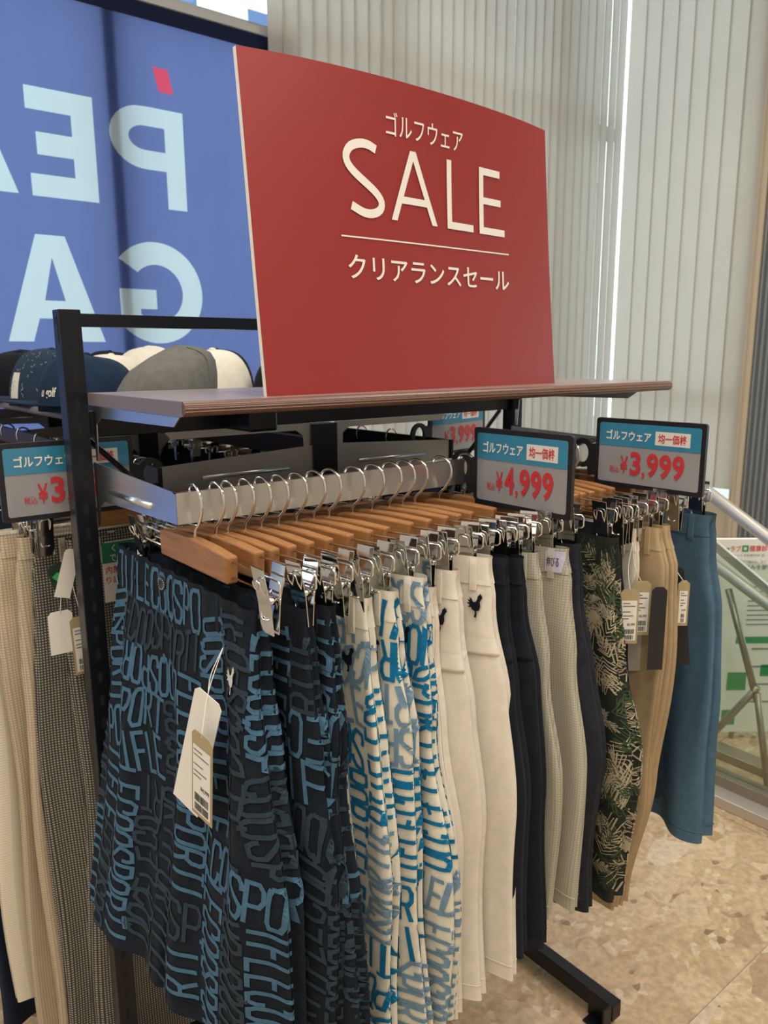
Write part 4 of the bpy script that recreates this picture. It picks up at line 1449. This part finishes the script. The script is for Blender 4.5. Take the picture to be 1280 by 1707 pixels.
tagcard(g, (-0.040, -0.146, -0.105), (0.25, -1, 0), (-1, -0.25, 0), 0.046, 0.165, PAPER, 'blank_tag', string_from=sf, tilt=-0.34)
tagcard(g, (-0.056, -0.158, -0.142), (0.10, -1, 0), (-1, -0.12, 0), 0.042, 0.108, KRAFT, 'price_tag', price='¥4,999', string_from=sf, tilt=-0.10)
for x, deg, yc, sw, sd, wk in ((0.411, 5, 0.006, (-0.030, 0.08), 12, 1.0), (0.427, 7, 0.0, (-0.014, 0.05), 13, 1.0)):
    g, cl = front(x, 'navy', 0.565 + 0.01 * (sd % 2), yc=yc, swing=sw, folds=0.0050, seed=sd, gather=0.0015, wk=wk, tk=0.8, rz=math.radians(deg))
    add_print(g, cl, sd + 20, -0.06, cl.half(1.0) + 0.06, NAVY_BRIGHT, NAVY_MUTE, 0.056, 0.0053)

# ---- cream lettered shorts
for k, (x, deg, yc, wk) in enumerate(((0.451, 8, 0.03, 0.93), (0.474, 10, 0.0, 0.98), (0.499, 12, -0.004, 1.0), (0.526, 15, -0.008, 1.03))):
    g, cl = front(x, 'cyan', 0.595 + 0.006 * (k % 3), yc=yc, wk=wk, folds=0.0045, seed=31 + k, gather=0.0012, tk=0.9, zoff=(-0.018, -0.004, 0.0, 0.010)[k], rz=math.radians(deg))
    add_print(g, cl, 50 + k, -0.02, cl.half(1.0) + 0.06, CYAN_INK, GREYBLUE_INK, 0.052, 0.0052)
    if k in (1, 2, 3):
        rooster(cl, cl.half(0.15) - 0.040, 0.075, 0.024, g, INKY)

# ---- off-white cargo shorts
for k, (x, deg, yc, wk, ln) in enumerate(((0.553, 18, 0.004, 1.0, 0.585), (0.578, 20, -0.004, 1.0, 0.59), (0.617, 22, -0.010, 1.04, 0.592))):
    g, cl = front(x, 'white', ln + 0.012, yc=yc, wk=wk, folds=0.0075, seed=41 + k, zoff=(-0.012, 0.004, 0.014)[k], flap=(0.135, 0.216, 0.105, 0.128), tk=1.0, rz=math.radians(deg))
    rooster(cl, cl.half(0.12) - 0.030, 0.062, 0.024, g, INKY)

# ---- blue-black cargo shorts
for k, (x, deg, yc, wk) in enumerate(((0.651, 22, -0.008, 1.02), (0.683, 22, -0.008, 1.03))):
    g, cl = front(x, 'black', 0.58, yc=yc, wk=wk, folds=0.006, seed=61 + k, zoff=(0.008, 0.002)[k], flap=(0.135, 0.218, 0.115, 0.138), tk=1.0, rz=math.radians(deg))

g, cl = front(0.708, 'lightblue', 0.46, yc=0.012, seed=71, folds=0.004, nm='patterned_shorts', lab='light blue geometric patterned shorts between black and grey-beige shorts', mat=LIGHTBLUE, grp=None, tk=0.8, rz=math.radians(21))
for k, (x, deg, lb) in enumerate(((0.732, 21, 'grey-beige fine checked shorts nearest the light blue patterned pair'), (0.780, 20, 'grey-beige fine checked shorts with a white size tab at the waist'))):
    g, cl = front(x, 'greygrid', 0.548, yc=-0.004 - 0.008 * k, seed=72 + k, folds=0.006, nm='checked_shorts', lab=lb, mat=GREYGRID, grp='grey-beige shorts', tk=0.9, rz=math.radians(deg))
    if k == 1:
        We = cl.half(0.05)
        rows = [[cl.on(We - 0.030 + 0.024 * j / 6, 0.004 + 0.030 * i / 4, 0.0026) for j in range(7)] for i in range(5)]
        tb = obj('size_tab', MB().grid(rows), pbsdf('lilac_card', (0.50, 0.48, 0.62), 0.6), g)
        mb = MB(); text_into(mb, '伸びる', (We - 0.028, We - 0.010, 0.026, 0.012), lambda a, b: cl.on(a, b, 0.0036), 0.01); obj('tab_print', mb, pbsdf('indigo_ink', (0.03, 0.025, 0.12), 0.6), tb)
g, cl = front(0.833, 'charcoal', 0.585, rz=math.radians(16), yc=-0.004, seed=75, folds=0.007, nm='elastic_shorts', lab='charcoal navy elastic-waist shorts with a grey tab', mat=CHARCOAL_NAVY, grp=None, gather=0.0025, tk=1.2)
rows = [[cl.on(0.135 + 0.022 * j / 4, -0.0 + 0.036 * i / 4 + 0.001, 0.0024) for j in range(5)] for i in range(5)]
obj('waist_tab', MB().grid(rows), pbsdf('grey_tab', (0.20, 0.20, 0.20), 0.5), g)

# ---- palm leaf shorts
g, cl = front(0.958, 'palm', 0.585, yc=-0.008, seed=77, folds=0.005, nm='palm_shorts', lab='dark green palm leaf patterned shorts', mat=PALM_BASE, grp=None, tk=1.3)
rp_ = random.Random(9)
leafA, leafB = MB(), MB()
for k in range(360):
    s = rp_.uniform(0.0, cl.half(1.0) + 0.05); d = rp_.uniform(0.03, cl.len - 0.05)
    an = rp_.uniform(0, 6.28); ln = rp_.uniform(0.02, 0.06); cv = rp_.uniform(0.25, 0.9)
    mbx = leafA if rp_.random() < 0.5 else leafB
    for q in range(8):
        t = q / 8
        bx_, by_ = s + math.cos(an) * ln * t, d + math.sin(an) * ln * t
        for sg in (-1, 1):
            fa = an + sg * (cv + 0.2 - 0.4 * t) + rp_.uniform(-.12, .12); fl = ln * rp_.uniform(0.4, 0.7) * (1 - 0.55 * t)
            p2 = (bx_ + math.cos(fa) * fl, by_ + math.sin(fa) * fl)
            if 0.004 < p2[1] < cl.len - 0.004 and 0.004 < by_ < cl.len - 0.004:
                stroke_into(mbx, [(bx_, by_), p2], rp_.uniform(0.0008, 0.0020), lambda a, b: cl.on(a, b, 0.0014 if b > 0.037 else 0.0022), 0.012)
for mbx, mt, lb in ((leafA, PALM_LIGHT, 'pale leaf print'), (leafB, PALM_GREEN, 'green leaf print')):
    o = obj('leaf_print', mbx, mt, g, label=lb); o['kind'] = 'stuff'
for k, (x, ln, lb) in enumerate(((0.992, 0.585, 'deep navy shorts next to the palm leaf shorts'), (1.012, 0.56, 'deep navy shorts beside the white pair near the 3,999 sign'))):
    front(x, 'deepnavy', ln, yc=0.028, tk=0.75, seed=80 + k, nm='plain_shorts', lab=lb, mat=DEEPNAVY, grp='deep navy shorts', folds=0.004)
g, cl = front(1.034, 'whiteb', 0.50, yc=0.012, seed=83, tk=0.75, ww=[(0, 0.19), (0.15, 0.20), (0.3, 0.185), (0.6, 0.14), (1, 0.12)], nm='plain_shorts', lab='white shorts with kraft price tags under the 3,999 sign', mat=OFFWHITE, grp=None, folds=0.004)
We = cl.half(0.1)
for k, (lx, ly, lz) in enumerate(((-0.034, -0.208, -0.088), (-0.006, -0.210, -0.080))):
    tagcard(g, (lx, ly, lz), (0.78, -0.62, 0), (-0.62, -0.78, 0), 0.030, 0.088, KRAFT, 'price_tag', price='¥5,999', string_from=(-0.012, -We + 0.004, -0.02))
tagcard(g, (0.022, -0.196, -0.112), (0.78, -0.62, 0), (-0.62, -0.78, 0), 0.042, 0.128, pbsdf('grey_card', (0.36, 0.34, 0.31), 0.6), 'blank_tag')
TAPER = [(0, 0.195), (0.1, 0.215), (0.30, 0.225), (0.63, 0.200), (1, 0.166)]
for k, x in enumerate((1.066, 1.090)):
    g, cl = front(x, 'khaki', 0.70, yc=-0.004, seed=84 + k, nm='chino_trousers', lab=('khaki beige chinos left of' if k == 0 else 'khaki beige chinos directly beside') + ' the dark pair before the blue shorts', mat=KHAKI, grp='khaki chinos', folds=0.0035, ww=TAPER, tk=0.9)
    if k == 0:
        tagcard(g, (-0.030, -0.220, -0.085), (0.78, -0.62, 0), (-0.62, -0.78, 0), 0.024, 0.135, BLACKP, 'black_hang_tag')
g, cl = front(1.150, 'dark', 0.50, yc=0.045, seed=88, nm='plain_shorts', lab='very dark navy shorts directly left of the steel blue shorts', mat=DEEPNAVY, grp=None, folds=0.004)
We = cl.half(0.1)
tagcard(g, (-0.014, -0.252, -0.097), (0.78, -0.62, 0), (-0.62, -0.78, 0), 0.019, 0.078, KRAFT, 'price_tag', price='¥3,999', string_from=(-0.010, -We + 0.02, -0.005))
tagcard(g, (-0.012, -0.228, -0.08), (0.5, -0.8, 0), (-0.8, -0.5, 0), 0.035, 0.17, BLACKP, 'black_hang_tag', tilt=0.12)
g, cl = front(1.222, 'blue', 0.575, yc=-0.012, seed=91, nm='plain_shorts', lab='steel blue shorts at the right end of the front rail', mat=STEELBLUE, grp=None, folds=0.012, tk=2.0, swing=(-0.01, 0.0), gather=0.0015)

for k, (x, rz) in enumerate(rail_items):
    jit = random.Random(400 + k)
    place_hanger((x, RY, RZ + 0.0005), rz + (jit.uniform(-0.02, 0.02) if k else 0), ORD[k] + ' wooden clip hanger from the left end of the front rail', 'clip hangers on the front rail')

# ================================================================== garments on the rear rack
RZ2 = RZ - 0.018
LXR, RXR = GX - 0.325, GX + 0.325
TROUS_W = [(0, 0.18), (0.08, 0.192), (0.25, 0.20), (0.6, 0.205), (1, 0.20)]
TROUS_T = [(0, 0.0075), (0.06, 0.009), (0.25, 0.013), (1, 0.014)]
left_items = [(1.242, 0.045, CHECK, 1.02, 'grey checked trousers with hang tags nearest the left rack post', 0.0, 101, 1.0),
              (1.275, 0.0, CHECK, 1.04, 'grey checked trousers peeking out left of the tagged checked pair', -0.01, 102, 1.0),
              (1.310, -0.012, BEIGECHECK, 0.98, 'beige checked trousers directly behind the grey checked ones', -0.01, 103, 1.0),
              (1.340, -0.03, BEIGECHECK, 0.99, 'beige checked trousers farther back with a yellow tab', -0.01, 104, 1.02),
              (1.385, -0.045, CREAMRIB, 0.89, 'cream ribbed trousers with wide hems on the left rear rail', -0.02, 105, 1.08),
              (1.450, -0.07, DEEPNAVY, 0.98, 'dark navy trousers at the far left edge', -0.02, 106, 1.08)]
for k, (y, xo, mat, ln, lb, lean, sd, wk) in enumerate(left_items):
    cl = Cloth(scaled(TROUS_W, wk), None, TROUS_T, sd, ln, crotch=0.30, folds=0.006, gap=0.02)
    g = garment('checked_trousers' if 'checked' in lb else 'plain_trousers', lb, 'trousers', 'trousers on the left rear rail', (LXR + xo, y, RZ2 - 0.108), math.pi / 2, cl, mat, loops=(-0.14, -0.06), nr=40, m=18, seams=True)
    place_hanger((LXR, y, RZ2 + 0.0005), math.pi / 2, ORD[k] + ' clip hanger from the front on the left rear rail', 'clip hangers on the left rear rail')
    if k == 0:
        E1, E2 = (0, -1, 0), (-1, 0, 0)
        sfr = (-0.014, 0.19, -0.012)
        tagcard(g, (-0.024, 0.211, -0.106), E1, E2, 0.037, 0.070, PAPER, 'blank_tag', string_from=sfr)
        tagcard(g, (-0.028, 0.180, -0.119), E1, E2, 0.038, 0.097, KRAFT, 'price_tag', price='¥3,999', string_from=sfr, tilt=0.03)
        gt_ = tagcard(g, (-0.024, 0.211, -0.030), E1, E2, 0.030, 0.038, pbsdf('tag_dark_green', (0.012, 0.03, 0.022), 0.5), 'green_tag', tilt=0.25)
        tagcard(g, (-0.026, 0.183, -0.010), E1, E2, 0.024, 0.078, PAPER, 'blank_tag', tilt=-0.3)
        mb = MB(); mb.add([(-0.0252, 0.218, -0.050), (-0.0252, 0.210, -0.043), (-0.0252, 0.204, -0.045), (-0.0252, 0.204, -0.058), (-0.0252, 0.210, -0.058)], [(0, 1, 2, 3, 4)])
        obj('tag_arrow', mb, pbsdf('bright_green', (0.05, 0.36, 0.13), 0.5), gt_)
        mb = MB(); text_into(mb, 'ウエスト', (-0.2075, -0.196, -0.0545, -0.0475), lambda a, b: (-0.0256, -a, b), 0.01); obj('tag_print', mb, PAPER, gt_)
        y0_ = 0.101
        t2 = tagcard(g, (-0.022, y0_, -0.008), E1, E2, 0.075, 0.10, PAPER, 'info_card')
        q0, q1 = y0_ + 0.0375, y0_ - 0.0375
        mb = MB(); mb.add([(-0.0226, q0, -0.009), (-0.0226, q1, -0.009), (-0.0226, q1, -0.043), (-0.0226, q0, -0.043)], [(0, 1, 2, 3)]); hb = obj('green_header', mb, pbsdf('header_green', (0.02, 0.20, 0.10), 0.5), t2)
        fn_ = lambda a, b: (-0.0232, -a, b)
        mb = MB(); text_into(mb, 'くるり', (-q0 + 0.016, -q0 + 0.045, -0.025, -0.013), fn_, 0.01); text_into(mb, 'できる', (-q0 + 0.012, -q0 + 0.045, -0.041, -0.028), fn_, 0.01); obj('header_text', mb, PAPER, hb)
        mb = MB(); text_into(mb, '内部の', (-q0 + 0.004, -q0 + 0.04, -0.061, -0.048), fn_, 0.01); text_into(mb, 'り調整', (-q0 + 0.004, -q0 + 0.04, -0.077, -0.065), fn_, 0.01); obj('red_text', mb, RED_INK, t2)
    if k == 3:
        rows = [[cl.on(-0.135 + 0.018 * j / 3, 0.19 + 0.055 * i / 4, 0.002) for j in range(4)] for i in range(5)]
        obj('yellow_tab', MB().grid(rows), pbsdf('yellow_card', (0.55, 0.36, 0.03), 0.5), g)
# rows of dark trousers on the right rear rail, seen only under the shelf
for k in range(12):
    y = 1.40 + k * 0.115
    cl = Cloth(TROUS_W, None, TROUS_T, 200 + k, 0.95, crotch=0.30, folds=0.006, gap=0.02)
    mat = (DEEPNAVY, CHARCOAL_NAVY, NAVYBLACK, KHAKI, DEEPNAVY, OFFWHITE)[k % 6]
    garment('plain_trousers', ORD[k] + ' trousers from the front on the right rear rail', 'trousers', 'trousers on the right rear rail', (RXR, y, RZ2 - 0.108), math.pi / 2, cl, mat, loops=(), nr=12, m=10, seams=False)
    place_hanger((RXR, y, RZ2 + 0.0005), math.pi / 2, ORD[k] + ' clip hanger from the front on the right rear rail', 'clip hangers on the right rear rail')
for k in range(8):
    y = 1.56 + k * 0.16
    cl = Cloth(TROUS_W, None, TROUS_T, 300 + k, 0.95, crotch=0.30, folds=0.006, gap=0.02)
    garment('plain_trousers', ORD[k] + ' dark trousers behind the cream pair on the left rear rail', 'trousers', 'dark trousers on the left rear rail', (LXR, y, RZ2 - 0.108), math.pi / 2, cl, (CHARCOAL_NAVY, DEEPNAVY, NAVYBLACK)[k % 3], loops=(), nr=12, m=10, seams=False)
    place_hanger((LXR, y, RZ2 + 0.0005), math.pi / 2, ORD[k + 6] + ' clip hanger from the front on the left rear rail', 'clip hangers on the left rear rail')

# ================================================================== caps on the rear shelf
def crown_pt(rx, ry, h, th, ph, seams=6, slump=0.0, seed=0.0):
    """th round, ph 0 at rim .. pi/2 at top"""
    r = math.cos(ph) ** 0.62
    z = h * math.sin(ph) ** 0.95
    d = abs(((th / (2 * math.pi) * seams) % 1.0) - 0.5) * 2      # 1 at a seam
    k = 1 - 0.016 * max(0, (d - 0.86) / 0.14) * (r > 0.08)
    dent = slump * math.sin(2 * th + seed) * math.sin(2 * ph)
    return (rx * r * math.cos(th) * k * (1 + dent), ry * r * math.sin(th) * k * (1 + dent * 0.5), z * (1 - 0.35 * slump * (1 + math.sin(th + seed))))


def cap(label, loc, yaw, mat, brimmat=None, rx=0.088, ry=0.098, h=0.112, brim=True, button=True, slump=0.12, seed=0.0, dots=None, logo=None, panel=None):
    root = bpy.data.objects.new('baseball_cap', None); COL.objects.link(root); root.empty_display_size = 0.05
    root.location = loc; root.rotation_euler = (0, 0, yaw)
    tag(root, label, 'cap', 'caps on the rear shelf')
    n, m = 48, 14
    mb = MB()
    rows = [[crown_pt(rx, ry, h, 2 * math.pi * j / n, math.pi / 2 * i / m * 0.985, 6, slump, seed) for j in range(n + 1)] for i in range(m + 1)]
    mb.grid(rows)
    mb.add([rows[-1][j] for j in range(n)], [tuple(range(n))])
    cr = obj('crown', mb, mat, root, smooth=True)
    bz = h * (1 - 0.35 * slump)
    if button:
        tp = crown_pt(rx, ry, h, 0, math.pi / 2 * 0.985, 6, slump, seed)
        b = MB()
        b.grid([[(0.0085 * math.cos(p) * math.cos(t), 0.0085 * math.cos(p) * math.sin(t), tp[2] + 0.0055 * math.sin(p)) for t in np.linspace(0, 2 * math.pi, 13)] for p in np.linspace(-0.4, 1.55, 6)])
        obj('top_button', b, mat, root, smooth=True)
    if brim:
        # visor towards local -y
        rows = []
        for i in range(7):
            f = i / 6
            row = []
            for j in range(21):
                a = math.radians(-155 + 130 * j / 20)
                ext = 0.072 * f * (math.sin(math.pi * j / 20) ** 0.55)
                x, y = rx * 0.985 * math.cos(a), ry * 0.985 * math.sin(a)
                row.append((x * (1 + 0.12 * f), y - ext, max(0.0045, 0.014 + 0.010 * f - 1.5 * x * x * f)))
            rows.append(row)
        lowrows = [[(p[0], p[1], p[2] - 0.003) for p in r_] for r_ in rows]
        mb = MB().grid(rows); mb.grid([r_[::-1] for r_ in lowrows])
        edge = [rows[-1], lowrows[-1]]
        mb.grid(edge)
        obj('brim', mb, brimmat or mat, root, smooth=True)

    def on(th, ph, off=0.0012):
        p = Vector(crown_pt(rx, ry, h, th, ph, 6, slump, seed)); return tuple(p * (1 + off / p.length) + Vector((0, 0, 0)))
    if dots:
        mb = MB(); r = random.Random(4)
        for k in range(150):
            th = r.uniform(0, 2 * math.pi); ph = r.uniform(0.06, 1.25); a = r.uniform(0, 3.14)
            stroke_into(mb, [(th - 0.03 * math.cos(a), ph - 0.03 * math.sin(a)), (th + 0.03 * math.cos(a), ph + 0.03 * math.sin(a))], 0.016, lambda u, v: on(u, v), 0.05)
        o = obj('speckle_print', mb, dots, root); o['kind'] = 'stuff'
    if panel:
        th0, th1, p0, p1 = panel
        obj('side_panel', MB().grid([[on(th0 + (th1 - th0) * j / 8, p0 + (p1 - p0) * i / 6, 0.0012) for j in range(9)] for i in range(7)]), EMB_WHITE, root, smooth=True)
    if logo:
        txt, th, ph, w, hh_ = logo
        mb = MB(); text_into(mb, txt, (th - w, th + w, ph - hh_, ph + hh_), lambda u, v: on(u, v, 0.0016), 0.02)
        obj('cap_lettering', mb, EMB_WHITE, root)
    return root


CAP_NAVY = fabric('cap_navy', (0.012, 0.026, 0.055), 0.12); CAP_BLACK = fabric('cap_black', (0.009, 0.010, 0.014), 0.15)
CAP_WHITE = fabric('cap_white', (0.70, 0.66, 0.57), 0.05); CAP_GREY = fabric('cap_grey', (0.135, 0.132, 0.12), 0.12)
CAP_SPECK = fabric('cap_speckled', (0.02, 0.036, 0.062), 0.12); CAP_DOT = fabric('cap_speck', (0.22, 0.27, 0.33), 0.1)
CZ = HSZ
cap('navy cap lettered golf right behind the left rack post', (0.515, 1.60, CZ), math.radians(-102), CAP_NAVY, slump=0.10, logo=('u golf', math.radians(-58), 0.30, 0.22, 0.11))
cap('dark blue speckled cap with a white side panel', (0.520, 1.85, CZ), math.radians(-105), CAP_SPECK, h=0.125, slump=0.05, seed=1.0, dots=CAP_DOT, panel=(math.radians(-70), math.radians(-52), 0.12, 0.60))
cap('black cap with white lettering at the far left', (0.515, 2.11, CZ), math.radians(-100), CAP_BLACK, h=0.125, slump=0.1, seed=2.0, logo=('ara', math.radians(-62), 0.22, 0.2, 0.08))
cap('black cap at the back of the shelf, left end', (0.60, 2.36, CZ), math.radians(-60), CAP_BLACK, h=0.12, slump=0.05, seed=2.5)
cap('white cap half hidden behind the navy golf cap', (0.688, 1.95, CZ), math.radians(-40), CAP_WHITE, h=0.112, slump=0.05, seed=0.5)
cap('black cap peeking out behind the two white caps', (0.79, 2.25, CZ), math.radians(-40), CAP_BLACK, h=0.124, slump=0.05, seed=1.5)
cap('white cap behind the grey bucket hat', (0.82, 2.05, CZ), math.radians(160), CAP_WHITE, h=0.135, slump=0.08, seed=0.9)
cap('white cap with top button beside the grey bucket hat', (0.80, 1.62, CZ), math.radians(150), CAP_WHITE, h=0.120, slump=0.03, seed=0.2)
cap('black cap just left of the SALE board edge', (0.935, 1.50, CZ), math.radians(120), CAP_BLACK, h=0.11, slump=0.03, seed=0.8)
cap('dark cap between the grey bucket hat and the white cap', (0.90, 1.80, CZ), math.radians(120), CAP_BLACK, h=0.122, slump=0.03, seed=0.8)
# grey bucket hat
bh = bpy.data.objects.new('bucket_hat', None); COL.objects.link(bh); bh.location = (0.585, 1.395, CZ); bh.empty_display_size = 0.05
tag(bh, 'soft grey bucket hat slumped on the shelf behind the front shelf', 'hat')


def bucket(i, j, n, prof):
    r, z = prof[i]
    th = 2 * math.pi * j / n
    lob = 1 + 0.05 * math.sin(2 * th + 0.5) + 0.03 * math.sin(3 * th + z * 20)
    f = z / 0.125
    zz = z * (1 - 0.28 * (0.5 - 0.5 * math.cos(th - 0.2)) * f * min(1.0, r / 0.075))
    return (r * lob * 0.92 * math.cos(th) + 0.026 * f, r * lob * 0.92 * math.sin(th), max(0.001, zz))


profc = [(0.102, 0.028), (0.100, 0.05), (0.094, 0.075), (0.086, 0.098), (0.074, 0.113), (0.055, 0.121), (0.03, 0.124), (0.002, 0.125)]
profb = [(0.150, 0.001), (0.138, 0.008), (0.12, 0.018), (0.103, 0.028)]
n = 60
obj('crown', MB().grid([[bucket(i, j, n, profc) for j in range(n + 1)] for i in range(len(profc))]), CAP_GREY, bh, smooth=True)
obj('brim', MB().grid([[bucket(i, j, n, profb) for j in range(n + 1)] for i in range(len(profb))]), CAP_GREY, bh, smooth=True)
for th in (5.35,):
    pts = []
    for i in range(len(profc) - 1):
        p = Vector(bucket(i, th / (2 * math.pi) * n, n, profc)); pts.append(p * 1.004)
    obj('seam', MB().tube(smooth_path(pts, 3), 0.0013, 5), CAP_GREY, bh, smooth=True)
tg = thing('paper_label', 'small brown cap label standing between the grey hat and the white cap', 'label', (0.70, 1.49, CZ))
obj('card', MB().box(0.687, 0.713, 1.49, 1.4908, CZ, CZ + 0.055), pbsdf('label_brown', (0.17, 0.135, 0.105), 0.6), tg)
obj('card_line', MB().box(0.688, 0.712, 1.4894, 1.4899, CZ + 0.028, CZ + 0.030), BLACK_INK, tg)
